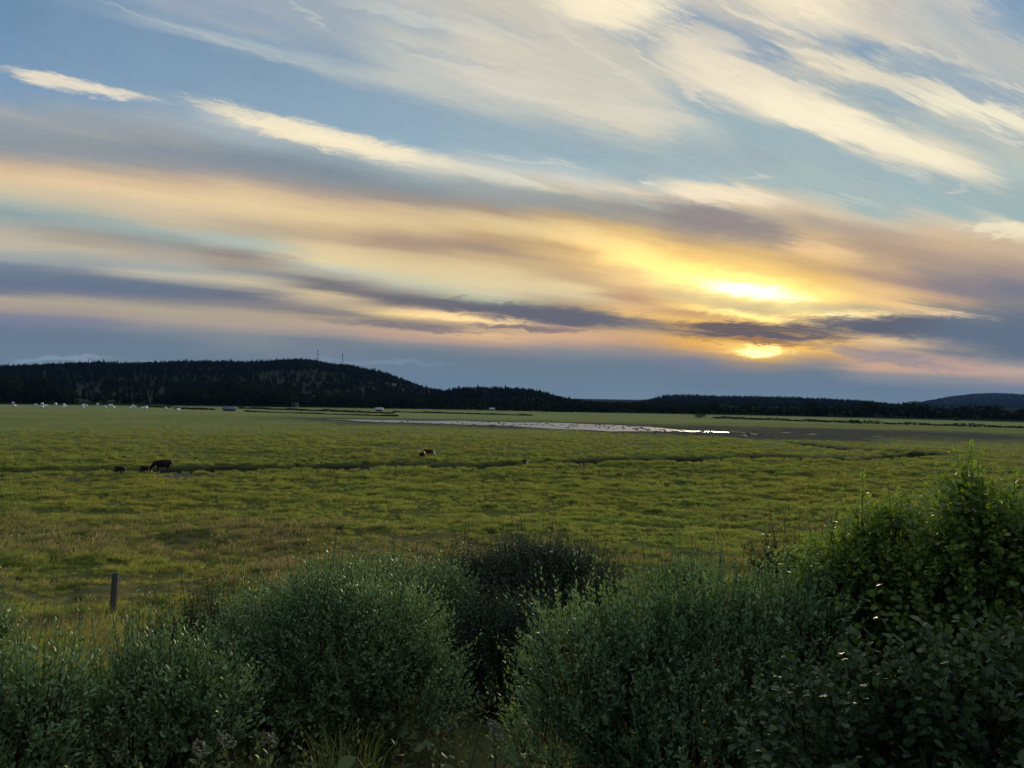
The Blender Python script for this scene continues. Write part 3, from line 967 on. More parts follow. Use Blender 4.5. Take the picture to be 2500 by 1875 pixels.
def build_meadow_grass():
    protos = [blades(46, .30, .12, .34, .022, .55, M_GRASS, s, f'tuft_{s}') for s in range(4)]
    protos += [blades(40, .36, .16, .40, .026, .7, M_GRASS, 10 + s, f'tuft_wide_{s}') for s in range(2)]
    protos += [blades(34, .26, .22, .50, .018, .45, M_DRY, 20 + s, f'tuft_dry_{s}', .4) for s in range(3)]
    protos += [blades(44, .22, .22, .46, .02, .35, M_RUSH, 30 + s, f'tuft_rush_{s}') for s in range(2)]
    g = np.random.default_rng(3)
    P = []
    # density falls with distance
    for (r0, r1, dens) in ((11, 30, 24.0), (30, 50, 15.0), (50, 80, 8.0), (80, 120, 4.0), (120, 260, 1.3)):
        n = int(.5 * R(82) * (r1 * r1 - r0 * r0) * dens)
        r = np.sqrt(g.random(n) * (r1 * r1 - r0 * r0) + r0 * r0)
        a = (g.random(n) - .5) * R(82)
        P.append(np.stack([r * np.sin(a), r * np.cos(a)], 1))
    P = np.vstack(P)
    x, y = P[:, 0], P[:, 1]
    z = zones(x, y)
    clump = fbm(x / 1.7, y / 1.7, 2) + .6 * fbm(x / 6, y / 6, 2)
    keep = (z['ditch'] < .35) & (z['mud'] < .5) & (g.random(len(x)) < .72 + 1.1 * clump) & (y > 11)
    keep &= g.random(len(x)) < sstep(255, 120, np.hypot(x, y))
    keep |= (z['_churn'] > .4) & (g.random(len(x)) < .18) & (z['ditch'] < .6)
    P = P[keep]; x, y = P[:, 0], P[:, 1]
    dry = z['dry'][keep]
    r = np.hypot(x, y)
    h = ground_z(x, y)
    idx = g.integers(0, 6, len(x))
    dr = g.random(len(x)) < dry * .40
    idx[dr] = 6 + g.integers(0, 3, dr.sum())
    ru = (g.random(len(x)) < .035) & (fbm(x / 12 + 5, y / 12, 2) > -.05) & (np.hypot(x, y) < 120)
    idx[ru] = 9 + g.integers(0, 2, ru.sum())
    scl = (.38 + .5 * g.random(len(x))) * (1 + 1.1 * np.clip(clump[keep], -.3, 1)) * np.clip(r / 55, .85, 1.5)
    scatter('grass', np.stack([x, y, h], 1), g.random(len(x)) * 6.28, scl, idx, protos,
            'tussocky green and yellowish grass covering the meadow', 'grass')
    # the bank below the camera: taller, rougher
    protos2 = [blades(40, .22, .25, .6, .011, .5, M_GRASS, 40 + s, f'bank_tuft_{s}') for s in range(3)]
    protos2 += [blades(44, .2, .35, .8, .007, .4, M_DRY, 50 + s, f'bank_dry_{s}') for s in range(3)]
    n = 3000
    x = (g.random(n) - .5) * 36
    y = 2.2 + g.random(n) * 15.5
    ok = np.abs(x) < y * .78 + 1.5
    x, y = x[ok], y[ok]
    zz = zones(x, y)
    ok = (zz['ditch'] < .4) & ~((x > -.9) & (x < 6) & (y > 5)) & ((y > 7.5) | (g.random(len(x)) < .12))
    x, y = x[ok], y[ok]
    dryp = np.clip(.25 + .9 * fbm(x / 2.5, y / 2.5, 2), .05, .9)
    idx = np.where(g.random(len(x)) < dryp, 3 + g.integers(0, 3, len(x)), g.integers(0, 3, len(x)))
    scatter('bank_grass', np.stack([x, y, ground_z(x, y)], 1), g.random(len(x)) * 6.28, .7 + .6 * g.random(len(x)), idx, protos2,
            'rough long grass on the bank between the bushes', 'grass')


build_meadow_grass()

# ------------------------------------------------------------------ tree shapes
def tube(path, radii, sides=5):
    path = np.asarray(path, float)
    n = len(path)
    V = []
    for i in range(n):
        d = path[min(i + 1, n - 1)] - path[max(i - 1, 0)]
        d = d / (np.linalg.norm(d) + 1e-9)
        u = np.cross(d, [0, 0, 1.0]) if abs(d[2]) < .95 else np.cross(d, [1.0, 0, 0])
        u /= np.linalg.norm(u)
        w = np.cross(d, u)
        for k in range(sides):
            a = 2 * np.pi * k / sides
            V.append(path[i] + radii[i] * (u * np.cos(a) + w * np.sin(a)))
    Fq = []
    for i in range(n - 1):
        for k in range(sides):
            Fq.append([i * sides + k, i * sides + (k + 1) % sides, (i + 1) * sides + (k + 1) % sides, (i + 1) * sides + k])
    return np.array(V), np.array(Fq)


def join(parts):
    V, Fq, o = [], [], 0
    for v, f in parts:
        V.append(v); Fq.append(f + o); o += len(v)
    return np.vstack(V), np.vstack(Fq)


def conifer_far(seed, h=15.0):
    """spruce for the far hills: ragged whorls"""
    g = np.random.default_rng(seed)
    V, T, tone = [], [], []
    nw = 7
    for w in range(nw):
        z = h * (.12 + .80 * w / nw)
        r = h * .17 * (1 - w / nw) ** .85 * (.85 + .3 * g.random()) + .25
        top = z + h * .22
        k = 7
        c = len(V)
        V.append((g.normal(0, .1), g.normal(0, .1), min(top, h))); tone.append(.9)
        for q in range(k):
            a = 2 * np.pi * (q + g.random() * .6) / k
            rr = r * (.6 + .7 * g.random())
            V.append((rr * np.cos(a), rr * np.sin(a), z - .5 * g.random())); tone.append(.2 + .3 * g.random())
        for q in range(k):
            T.append((c, c + 1 + q, c + 1 + (q + 1) % k))
    return np_mesh(f'far_spruce_{seed}', np.array(V), np.array(T), M_SPRUCE, False, {'tone': tone})


def leaf_cloud(g, lobes, n, size, up_bias=.3):
    """small quads spread through a union of ellipsoids, denser at the shell"""
    c = np.array([l[:3] for l in lobes]); rr = np.array([l[3:6] for l in lobes])
    w = (rr.prod(1)) ** (2 / 3); w /= w.sum()
    li = g.choice(len(lobes), n, p=w)
    d = g.normal(size=(n, 3)); d /= np.linalg.norm(d, axis=1)[:, None]
    rad = (g.random(n) ** .33) * .45 + .6
    p = c[li] + d * rr[li] * rad[:, None]
    a = g.normal(size=(n, 3)); a[:, 2] += up_bias
    nrm = d * .7 + a * .6
    nrm /= np.linalg.norm(nrm, axis=1)[:, None]
    u = np.cross(nrm, g.normal(size=(n, 3))); u /= np.linalg.norm(u, axis=1)[:, None]
    v = np.cross(nrm, u)
    s = size * (.5 + g.random(n))[:, None]
    q = np.stack([p - u * s * .6, p + v * s * .45, p + u * s * .7, p - v * s * .4], 1)
    tone = np.clip(.5 + .3 * g.normal(size=n), 0, 1)
    return q.reshape(-1, 3), np.arange(n * 4).reshape(-1, 4), np.repeat(tone, 4)


def broadleaf(seed, h, wide, n=420, size=.75, mat=M_TREE, low=.16):
    g = np.random.default_rng(seed)
    lobes = [(0, 0, h * .6, wide * .36, wide * .36, h * .34)]
    for k in range(8):
        a = g.random() * 6.28
        z = h * (low + .12 + .62 * g.random())
        s = wide * (.2 + .12 * g.random()) * (1.1 - .5 * abs(z / h - .5))
        rad = wide * .36 * (1.05 - .75 * max(0, z / h - .5))
        lobes.append((rad * np.cos(a), rad * np.sin(a), z, s, s, s * .8))
    v, q, t = leaf_cloud(g, lobes, n, size)
    v[:, 2] = np.maximum(v[:, 2], h * low * (.4 + .6 * g.random(len(v))))
    crown = np_mesh(f'crown_{seed}', v, q, mat, False, {'tone': t})
    parts = [tube([(0, 0, -.4), (.1, 0, h * .3), (0, .1, h * .75)], [h * .028, h * .02, h * .006], 6)]
    for k in range(6):
        l = lobes[1 + k]
        parts.append(tube([(0, 0, h * .2 + .3 * k), (l[0] * .5, l[1] * .5, l[2] * .8), (l[0], l[1], l[2])], [h * .012, h * .008, h * .003], 4))
    V, Fq = join(parts)
    trunk = np_mesh(f'trunk_{seed}', V, Fq, M_BARK, True)
    return trunk, crown


def spruce_near(seed, h=13.0):
    g = np.random.default_rng(seed)
    V, T, tone = [], [], []
    nw = 15
    for w in range(nw):
        z = h * (.08 + .88 * w / nw)
        r = h * .18 * (1 - w / nw) ** .8 + .2
        for q in range(9):
            a = 2 * np.pi * (q + g.random()) / 9
            rr = r * (.65 + .6 * g.random())
            da = .28
            c = len(V)
            V += [(0, 0, z + h * .07), (rr * np.cos(a - da), rr * np.sin(a - da), z - .02 * h - .3 * g.random()),
                  (rr * 1.15 * np.cos(a), rr * 1.15 * np.sin(a), z - .04 * h), (rr * np.cos(a + da), rr * np.sin(a + da), z - .02 * h)]
            T += [(c, c + 1, c + 2), (c, c + 2, c + 3)]
            tone += [g.random()] * 4
    crown = np_mesh(f'spruce_crown_{seed}', np.array(V), np.array(T), M_SPRUCE, False, {'tone': tone})
    tv, tf = tube([(0, 0, -.4), (0, 0, h * .5), (0, 0, h * .98)], [h * .02, h * .012, .03], 6)
    return np_mesh(f'spruce_trunk_{seed}', tv, tf, M_BARK, True), crown


# ------------------------------------------------------------------ hills and their woods
M_HILL = simple('hill_ground', (0.024, 0.034, 0.016), 0.95, 0.05, 0.4, 0.02)
far_protos = [conifer_far(s, 13 + 1.2 * s) for s in range(4)]
for s in range(3):
    g_ = np.random.default_rng(90 + s)
    v_, q_, t_ = leaf_cloud(g_, [(0, 0, 6.5, 3.2, 3.2, 4.0), (1.5, 1, 5, 2.2, 2.2, 2.5), (-1.5, -.8, 5.5, 2.2, 2.2, 2.6)], 70, 1.8)
    far_protos.append(np_mesh(f'far_broadleaf_{s}', v_, q_, M_TREE, False, {'tone': t_}))


def elev_at(px, py):
    d = ray(px, py)
    return math.atan2(d.x, d.y), d.z / math.hypot(d.x, d.y)


def hill(outline, r_foot, r_crest, tree_h, spacing, label_h, label_f, conif, clear=(), shape=1.25, broad_low=True, tscale=1.0, margin=14):
    """outline: skyline of the wood in photo pixels; the hill below it is terrain from r_foot to r_crest and back down behind"""
    pts = sorted(elev_at(*p) for p in outline)
    az_o = np.array([p[0] for p in pts]); e_o = np.array([p[1] for p in pts])
    az = np.radians(np.arange(math.degrees(az_o[0]), math.degrees(az_o[-1]) + .01, .2))
    H = np.interp(az, az_o, e_o) * r_crest + EYE - tree_h * .85
    s = np.concatenate([np.linspace(0, 1, 40), 1 + np.linspace(.03, .8, 14)])

    def prof(s_):
        f = np.where(s_ <= 1, sstep(0, 1, np.clip(s_, 0, 1) ** shape * .94 + .0) / sstep(0, 1, .94), 1 - sstep(1.0, 1.8, s_) * .95)
        return f

    def zz(a, s_):
        r = r_foot + (r_crest - r_foot) * s_
        base = np.interp(a, az, H)
        x, y = r * np.sin(a), r * np.cos(a)
        lump = 10 * fbm(x / 240, y / 240, 3) * np.clip(np.sin(np.clip(s_, 0, 1) * np.pi), 0, 1) * np.clip(base / 40, 0, 1)
        return x, y, np.maximum(base, -2) * prof(s_) + lump - .6
    A, S = np.meshgrid(az, s)
    x, y, z = zz(A.ravel(), S.ravel())
    na, ns = len(az), len(s)
    i = np.arange(ns - 1)[:, None] * na; j = np.arange(na - 1)[None, :]
    q = np.stack([i + j, i + j + 1, i + na + j + 1, i + na + j], -1).reshape(-1, 4)[:, ::-1]
    me = np_mesh('hill', np.stack([x, y, z], 1), q, M_HILL, True)
    if me.polygons[len(me.polygons) // 3].normal.z < 0:
        me.flip_normals()
    o = add('hill', me)
    o['kind'] = 'structure'; o['label'] = label_h
    g = np.random.default_rng(int(r_crest))
    area = (az[-1] - az[0]) * .5 * ((r_crest * 1.05) ** 2 - r_foot ** 2)
    n = int(area / spacing ** 2)
    a = az[0] + g.random(n) * (az[-1] - az[0])
    ss = g.random(n) * 1.06
    # extra trees along the crest give the ragged skyline
    nc = int((az[-1] - az[0]) * r_crest / (spacing * .55))
    a = np.append(a, az[0] + g.random(nc) * (az[-1] - az[0])); ss = np.append(ss, .985 + .03 * g.random(nc))
    x, y, z = zz(a, ss)
    keep = fbm(x / 60, y / 60, 3) > -.42
    dens = np.ones(len(x))
    # clearings, in photo pixels: seen from the bank they are the paler slopes
    P = np.stack([x, y, z - EYE], 1)
    f_, r_, u_ = np.array(fwd), np.array(rgt2), np.array(up2)
    dpt = P @ f_
    sx = 1250 + F * (P @ r_) / dpt + 30 * fbm(x / 50, y / 50, 3)
    sy = 937.5 - F * (P @ u_) / dpt + 9 * fbm(x / 40 + 7, y / 40, 3)
    for (x0, x1, y0, y1, kpt) in clear:
        m = (sx > x0) & (sx < x1) & (sy > y0) & (sy < y1)
        dens[m] = kpt
    keep &= g.random(len(x)) < dens
    x, y, z, ss = x[keep], y[keep], z[keep], ss[keep]
    n = len(x)
    con = g.random(n) < (conif * (.35 + .9 * ss) if broad_low else conif)
    idx = np.where(con, g.integers(0, 4, n), 4 + g.integers(0, 3, n))
    scl = tree_h / 15 * (.7 + .55 * g.random(n)) * tscale
    # no tree stands above the skyline of its hill
    rr_ = np.hypot(x, y)
    allow = EYE + np.interp(np.arctan2(x, y), az_o, e_o) * rr_ - z
    hh_ = np.array([13, 14.2, 15.4, 16.6, 10.5, 10.5, 10.5])[idx]
    cap = (allow + (g.random(n) ** 2 * 6.5 - 2.6) * min(r_crest / 1500, 1.1)) / hh_
    scl = np.minimum(scl, cap)
    ok = scl > .12
    x, y, z, idx, scl, n = x[ok], y[ok], z[ok], idx[ok], scl[ok], int(ok.sum())
    scatter('forest', np.stack([x, y, z], 1), g.random(n) * 6.28, scl, idx, far_protos, label_f, 'forest')
    return zz, az


hillA = hill([(-420, 905), (-200, 895), (0, 890), (130, 885), (250, 880), (310, 884), (400, 880), (480, 878), (560, 879), (620, 880), (680, 876), (720, 873),
              (760, 875), (800, 884), (850, 888), (900, 897), (940, 905), (960, 914), (990, 925), (1020, 935), (1050, 943), (1085, 952), (1130, 962), (1250, 985), (1340, 995)],
             600, 1500, 10, 7.0, 'long dark wooded hill with two masts on its top at left', 'dark mixed wood covering the long hill at left', .62,
             [(170, 400, 938, 990, .14), (640, 830, 912, 950, .22), (740, 900, 955, 985, .2), (250, 640, 925, 945, .45), (860, 1060, 940, 972, .4)])
hillB = hill([(1010, 985), (1060, 958), (1085, 952), (1110, 944), (1160, 941), (1240, 943), (1290, 946), (1330, 955), (1380, 968), (1430, 979), (1480, 984.5), (1540, 986), (1600, 988), (1680, 992), (1800, 1000)],
             640, 1150, 9.5, 7.0, 'low wooded knoll beside the end of the long hill', 'dark wood covering the low middle knoll', .6,
             [(1150, 1330, 975, 1000, .35)])
hill([(1430, 1000), (1500, 992), (1545, 985), (1580, 976), (1620, 964), (1660, 962), (1750, 965), (1900, 967), (2030, 972), (2100, 976), (2150, 982), (2215, 988), (2300, 997), (2420, 1008)],
     1500, 2700, 12, 14, 'long low wooded ridge in the right middle distance', 'even dark wood on the long low ridge at right', .85, tscale=1.15)
hill([(2080, 1005), (2150, 995), (2215, 987), (2260, 978), (2320, 967), (2380, 960), (2420, 958), (2480, 960), (2540, 966), (2650, 980), (2800, 978), (3000, 990)],
     3800, 6000, 14, 20, 'farthest hill, blue with haze, at the right edge', 'hazy blue wood on the farthest hill', .7, tscale=1.1)

# ------------------------------------------------------------------ radio masts on the long hill
M_MAST_D = simple('mast_dark_steel', (0.10, 0.085, 0.085), .6, .3, .1)
M_MAST_L = simple('mast_pale_paint', (0.55, 0.55, 0.56), .6, .3, .1)


def lattice_mast(px, py_top, label, h, wide):
    zz, _ = hillA
    a, e = elev_at(px, py_top)
    x, y, z = zz(np.array([a]), np.array([.99]))
    x, y, z = float(x[0]), float(y[0]), float(z[0])
    top = EYE + e * math.hypot(x, y)
    h = top - z
    root = empty('radio_mast', (x, y, z))
    tag(root, label, 'mast', 'radio masts on the long hill')
    nb = 8
    for k in range(nb):
        z0, z1 = h * k / nb - (.5 if k == 0 else 0), h * (k + 1) / nb
        parts = []
        tri = [(wide * math.cos(q * 2.0944), wide * math.sin(q * 2.0944)) for q in range(3)]
        for q in range(3):
            parts.append(tube([(*tri[q], z0), (*tri[q], z1)], [.24, .24], 4))
            b_ = tri[(q + 1) % 3]
            parts.append(tube([(*tri[q], z0), (*b_, (z0 + z1) / 2)], [.13, .13], 3))
            parts.append(tube([(*b_, (z0 + z1) / 2), (*tri[q], z1)], [.13, .13], 3))
        V, Fq = join(parts)
        add('mast_section', np_mesh('mast_section', V, Fq, M_MAST_D if k % 2 else M_MAST_L, False), root)
    parts = [tube([(0, 0, h - .2), (0, 0, h + 2.2)], [.14, .06], 5)]
    for q in range(3):
        a_ = q * 2.0944
        parts.append(tube([(.9 * math.cos(a_), .9 * math.sin(a_), h - 2.4), (.9 * math.cos(a_), .9 * math.sin(a_), h + .4)], [.28, .28], 6))
    V, Fq = join(parts)
    add('antenna', np_mesh('antenna', V, Fq, M_MAST_D, True), root)


lattice_mast(776, 855, 'taller radio mast with antenna cluster on the hilltop', 0, .8)
lattice_mast(836.5, 864, 'thinner radio mast standing right of the taller one', 0, .6)

# ------------------------------------------------------------------ trees and bushes along the far edge of the meadow
variants = [broadleaf(200 + k, 10.0, 8.0 + .8 * k, 460, .8) for k in range(4)]
bush_vars = [broadleaf(230 + k, 4.0, 6.0, 240, .55, low=.02) for k in range(3)]
spr_vars = [spruce_near(260 + k) for k in range(2)]


def plant(name, px, depth, hpx, kind, label, cat, group, wscale=1.0):
    """hpx: height in photo pixels at that distance"""
    d = ray(px, 1000)
    x = d.x / d.y * depth
    z = float(ground_z(np.array([x]), np.array([float(depth)]))[0])
    h = hpx / F * depth
    src, h0 = {'b': (variants, 10.0), 's': (spr_vars, 13.0), 'u': (bush_vars, 4.0)}[kind]
    v = src[random.randrange(len(src))]
    s = h / h0
    root = empty(name, (x, depth, z), random.random() * 6.28)
    root.scale = (s * wscale, s * wscale, s)
    add('trunk' if kind != 'u' else 'stems', v[0], root)
    add('crown', v[1], root)
    tag(root, label, cat, group)
    return root


GT = 'trees along the far meadow edge'
edge_trees = [
    (20, 520, 78, 'b', 1.0, 'tallest dark tree at the left edge beyond the bales'),
    (62, 525, 66, 's', 1.0, 'pointed dark tree, second from the left edge beyond the bales'),
    (95, 520, 62, 'b', 1.1, 'broad dark tree, third from the left edge beyond the bales'),
    (130, 515, 44, 'b', 1.2, 'rounded dark tree at the end of the left-hand tree group'),
    (178, 512, 36, 's', 1.0, 'small pointed tree standing just left of the pale slope'),
    (96, 640, 62, 'b', .55, 'slim pale-trunked tree rising behind the left-hand tree group'),
    (300, 540, 18, 's', 1.0, 'tiny conifer alone on the green slope above the bales'),
    (430, 560, 44, 'b', 1.0, 'dark leafy tree at the left end of the wood above the barn'),
    (470, 560, 50, 'b', 1.1, 'dark leafy tree left of the barn, second in its wood'),
    (515, 565, 46, 's', 1.1, 'dark conifer in the wood just left of the barn'),
    (560, 570, 52, 'b', 1.1, 'broad dark tree standing right behind the barn'),
    (610, 560, 62, 'b', 1.2, 'large dark tree right of the barn'),
    (660, 555, 54, 'b', 1.1, 'dark tree two places right of the barn'),
    (700, 550, 40, 'b', 1.0, 'last dark tree of the wood right of the barn'),
    (775, 590, 36, 's', 1.0, 'pointed dark tree below the taller mast'),
    (815, 580, 42, 'b', 1.1, 'rounded dark tree below the thinner mast'),
    (848, 585, 34, 'b', 1.0, 'dark tree between the masts\' foot and the white shed'),
    (955, 560, 40, 'b', 1.15, 'dark round tree right of the white-roofed shed'),
    (985, 560, 30, 'b', 1.0, 'smaller dark tree beside the one right of the white-roofed shed'),
    (1022, 570, 26, 'b', 1.0, 'low dark tree two places right of the white-roofed shed'),
    (1310, 580, 34, 's', 1.1, 'dark conifer at the foot of the middle knoll'),
    (1748, 600, 34, 'b', 1.2, 'rounded tree rising above the middle of the right-hand treeline'),
    (1920, 620, 24, 's', 1.0, 'thin pointed tree above the right-hand treeline'),
    (1976, 610, 40, 'b', .9, 'upright oval tree above the right-hand treeline'),
    (2010, 615, 28, 'b', 1.1, 'low round tree right of the upright oval one'),
    (2110, 590, 36, 'b', 1.4, 'broad spreading tree in the right-hand treeline'),
    (2160, 600, 32, 'b', 1.0, 'round tree right of the broad spreading one'),
    (2235, 580, 42, 'b', 1.2, 'tallest dark tree in front of the gap between the right hills'),
    (2265, 590, 34, 's', 1.1, 'pointed tree beside the tallest one at the gap between hills'),
    (2345, 620, 26, 'b', 1.0, 'small round tree in front of the blue hill, left of centre'),
    (2405, 620, 28, 'b', .9, 'small oval tree in front of the middle of the blue hill'),
    (2435, 615, 32, 'b', 1.1, 'larger round tree in front of the blue hill'),
    (2490, 610, 24, 'b', 1.1, 'low dark tree at the right edge below the blue hill'),
]
for (px, dp, hp, kd, ws, lab) in edge_trees:
    plant('tree', px, dp, hp, kd, lab, 'tree', GT, ws)
plant('shrub', 1708, 430, 12, 'u', 'lone dome-shaped shrub on the far strip before the treeline', 'shrub', None, 1.5)
plant('shrub', 2335, 470, 6, 'u', 'low shrub on the grass strip at right before the ditch', 'shrub', None, 1.2)


def thicket(name, p0, p1, d0, d1, hpx0, hpx1, label, cat, seed, per_m=9, size=.8, mat=M_TREE, width=6.0, rag=.5):
    g = np.random.default_rng(seed)
    ra, rb = ray(p0, 1000), ray(p1, 1000)
    A = np.array([ra.x / ra.y * d0, d0]); B = np.array([rb.x / rb.y * d1, d1])
    L_ = np.linalg.norm(B - A)
    n = int(L_ * per_m)
    t = g.random(n)
    P = A + (B - A) * t[:, None]
    dep = d0 + (d1 - d0) * t
    hh = (hpx0 + (hpx1 - hpx0) * t) / F * dep
    hh = hh * np.clip(1 + rag * 2.2 * fbm(t * L_ / 9, np.full(n, seed * 1.7), 3), .25, 1.8)
    wv = (g.random(n) - .5) * width
    nrm = np.array([-(B - A)[1], (B - A)[0]]) / L_
    x = P[:, 0] + nrm[0] * wv; y = P[:, 1] + nrm[1] * wv
    zb = base_z(y)
    z = zb + hh * g.random(n) ** .7 * np.sqrt(np.clip(1 - (2 * wv / width) ** 2, .05, 1))
    d = g.normal(size=(n, 3)); d[:, 2] += .4; d /= np.linalg.norm(d, axis=1)[:, None]
    u = np.cross(d, g.normal(size=(n, 3))); u /= np.linalg.norm(u, axis=1)[:, None]
    v = np.cross(d, u)
    s = (size * (.5 + g.random(n)))[:, None]
    p = np.stack([x, y, z], 1)
    q = np.stack([p - u * s * .6, p + v * s * .5, p + u * s * .7, p - v * s * .45], 1).reshape(-1, 3)
    tone = np.repeat(np.clip(.45 + .3 * g.normal(size=n) + .5 * fbm(t * L_ / 14 + 3, np.full(n, 2.2), 2), 0, 1), 4)
    o = add(name, np_mesh(name, q, np.arange(n * 4).reshape(-1, 4), mat, False, {'tone': tone}))
    tag(o, label, cat, kind='stuff')
    return o


thicket('thicket', -200, 190, 520, 512, 46, 34, 'dense dark thicket under the trees at far left', 'thicket', 1, 14, 1.6, width=16)
thicket('thicket', 415, 725, 550, 545, 36, 30, 'dense dark thicket around the trees by the barn', 'thicket', 2, 14, 1.5, width=14)
thicket('thicket', 740, 1100, 570, 560, 16, 12, 'low dark thicket behind the white-roofed shed', 'thicket', 3, 10, 1.3, width=12)
thicket('thicket', 1060, 1400, 560, 540, 12, 17, 'low dark thicket at the foot of the middle knoll', 'thicket', 4, 10, 1.3, width=12)
thicket('thicket', 1330, 2000, 540, 560, 19, 26, 'long dark belt of bushes closing the meadow at centre right', 'thicket', 5, 16, 1.7, width=18, rag=.35)
thicket('thicket', 1980, 2700, 560, 540, 26, 24, 'long dark belt of bushes closing the meadow at far right', 'thicket', 6, 16, 1.7, width=18, rag=.45)
thicket('hedge', 330, 420, 455, 450, 4.0, 4.5, 'thin dark hedge line right of the bales', 'hedge', 7, 22, .5, width=3)
thicket('hedge', 425, 525, 425, 415, 4.5, 4, 'thin dark hedge line in front of the barn', 'hedge', 8, 22, .5, width=3)
thicket('hedge', 560, 960, 470, 400, 4.0, 4.5, 'long thin hedge running right from the barn', 'hedge', 9, 22, .5, width=4)
thicket('hedge', 600, 970, 390, 350, 2.5, 3, 'dark ditch edge on the far strip left of the pond', 'hedge', 10, 22, .5, width=3)
thicket('hedge', 960, 1300, 440, 410, 2.5, 2.5, 'dark ditch line on the far strip above the pond', 'hedge', 11, 22, .5, width=3)
thicket('hedge', 1740, 2100, 425, 370, 5, 6, 'dark ditch hedge crossing the far strip at right', 'hedge', 12, 22, .5, width=4)
thicket('hedge', 2080, 2650, 372, 330, 6, 6, 'dark ditch hedge nearest the right edge', 'hedge', 13, 22, .5, width=4)

# ------------------------------------------------------------------ farm buildings
M_BOARD = simple('weathered_boards', (0.10, 0.085, 0.075), .85, .1, .3, 2)
M_ROOF_B = simple('blue_grey_sheet_roof', (0.16, 0.20, 0.26), .5, .4, .12, .5)
M_ROOF_W = simple('pale_sheet_roof', (0.62, 0.66, 0.72), .5, .4, .1, .5)
M_WALL_W = simple('pale_wall', (0.40, 0.37, 0.33), .85, .1, .15, 2)
M_DARKDOOR = simple('dark_opening', (0.02, 0.02, 0.02), .9, .1, .1)


def box_mesh(name, a, b, mat):
    x0, y0, z0 = a; x1, y1, z1 = b
    v = np.array([(x0, y0, z0), (x1, y0, z0), (x1, y1, z0), (x0, y1, z0), (x0, y0, z1), (x1, y0, z1), (x1, y1, z1), (x0, y1, z1)])
    f = np.array([(0, 3, 2, 1), (4, 5, 6, 7), (0, 1, 5, 4), (1, 2, 6, 5), (2, 3, 7, 6), (3, 0, 4, 7)])
    return np_mesh(name, v, f, mat)


def barn(name, px, depth, L_, W_, hw, hr, rz, wall, roof, label, doors=True):
    d = ray(px, 1000)
    x = d.x / d.y * depth
    z = float(ground_z(np.array([x]), np.array([float(depth)]))[0])
    root = empty(name, (x, depth, z), rz)
    tag(root, label, 'building')
    l, w = L_ / 2, W_ / 2
    v = np.array([(-l, -w, -.3), (l, -w, -.3), (l, w, -.3), (-l, w, -.3), (-l, -w, hw), (l, -w, hw), (l, w, hw), (-l, w, hw), (-l, 0, hw + hr), (l, 0, hw + hr)])
    add('wall', np_mesh('barn_wall', v, [np.array([(0, 1, 5, 4), (2, 3, 7, 6), (1, 2, 6, 5), (3, 0, 4, 7)]), np.array([(5, 6, 9), (7, 4, 8)])], wall), root)
    o = .5
    k = hr / w
    rv = []
    for sg in (-1, 1):
        for xx in (-l - o, l + o):
            rv += [(xx, 0, hw + hr + .12), (xx, sg * (w + o), hw - k * o + .12), (xx, 0, hw + hr + .3), (xx, sg * (w + o), hw - k * o + .3)]
    rv = np.array(rv)
    fs = []
    for s_ in (0, 8):
        a, b, c, d_ = s_ + 0, s_ + 1, s_ + 2, s_ + 3
        e, f, g_, h_ = s_ + 4, s_ + 5, s_ + 6, s_ + 7
        fs += [(a, b, f, e), (c, g_, h_, d_), (b, d_, h_, f), (a, c, d_, b), (e, f, h_, g_)]
    add('roof', np_mesh('barn_roof', rv, np.array(fs), roof), root)
    if doors:
        add('door', box_mesh('barn_door', (-l * .3, -w - .08, 0), (l * .12, -w - .01, hw * .8), M_DARKDOOR), root)


barn('barn', 561, 400, 6.0, 4.2, .95, 1.1, R(8), M_BOARD, M_ROOF_B, 'small dark barn with blue-grey roof at the field edge')
barn('shed', 926, 455, 3.8, 3, 1.1, .9, R(4), M_BOARD, M_ROOF_W, 'low shed with a pale roof below the hill')
barn('farmhouse', 720, 545, 4.5, 4, 1.7, 1.3, R(10), M_WALL_W, M_BOARD, 'tiny pale farmhouse among trees left of the white-roofed shed')
barn('hut', 1201, 540, 2.8, 2.2, 1.1, .7, R(-6), M_WALL_W, M_ROOF_W, 'tiny pale hut at the foot of the middle knoll')

# ------------------------------------------------------------------ wrapped hay bales
M_BALE = simple('white_bale_wrap', (0.80, 0.82, 0.86), .35, .5, .06, 3)


def bale_mesh():
    bm = bmesh.new()
    prof = [(-.62, 0), (-.62, .45), (-.57, .58), (-.45, .635), (-.2, .65), (.2, .65), (.45, .635), (.57, .58), (.62, .45), (.62, 0)]
    n = 18
    rings = []
    for (x, r) in prof:
        if r == 0:
            rings.append([bm.verts.new((x, 0, .63))])
        else:
            rings.append([bm.verts.new((x, r * math.cos(2 * math.pi * k / n), max(.0, .63 + r * math.sin(2 * math.pi * k / n) * (1 + .02 * math.sin(5 * k))))) for k in range(n)])
    for a, b in zip(rings[:-1], rings[1:]):
        for k in range(n):
            if len(a) == 1:
                bm.faces.new((a[0], b[k], b[(k + 1) % n]))
            elif len(b) == 1:
                bm.faces.new((a[k], b[0], a[(k + 1) % n]))
            else:
                bm.faces.new((a[k], b[k], b[(k + 1) % n], a[(k + 1) % n]))
    bmesh.ops.recalc_face_normals(bm, faces=bm.faces)
    me = bpy.data.meshes.new('bale')
    bm.to_mesh(me); bm.free()
    for p in me.polygons:
        p.use_smooth = True
    me.materials.append(M_BALE)
    return me


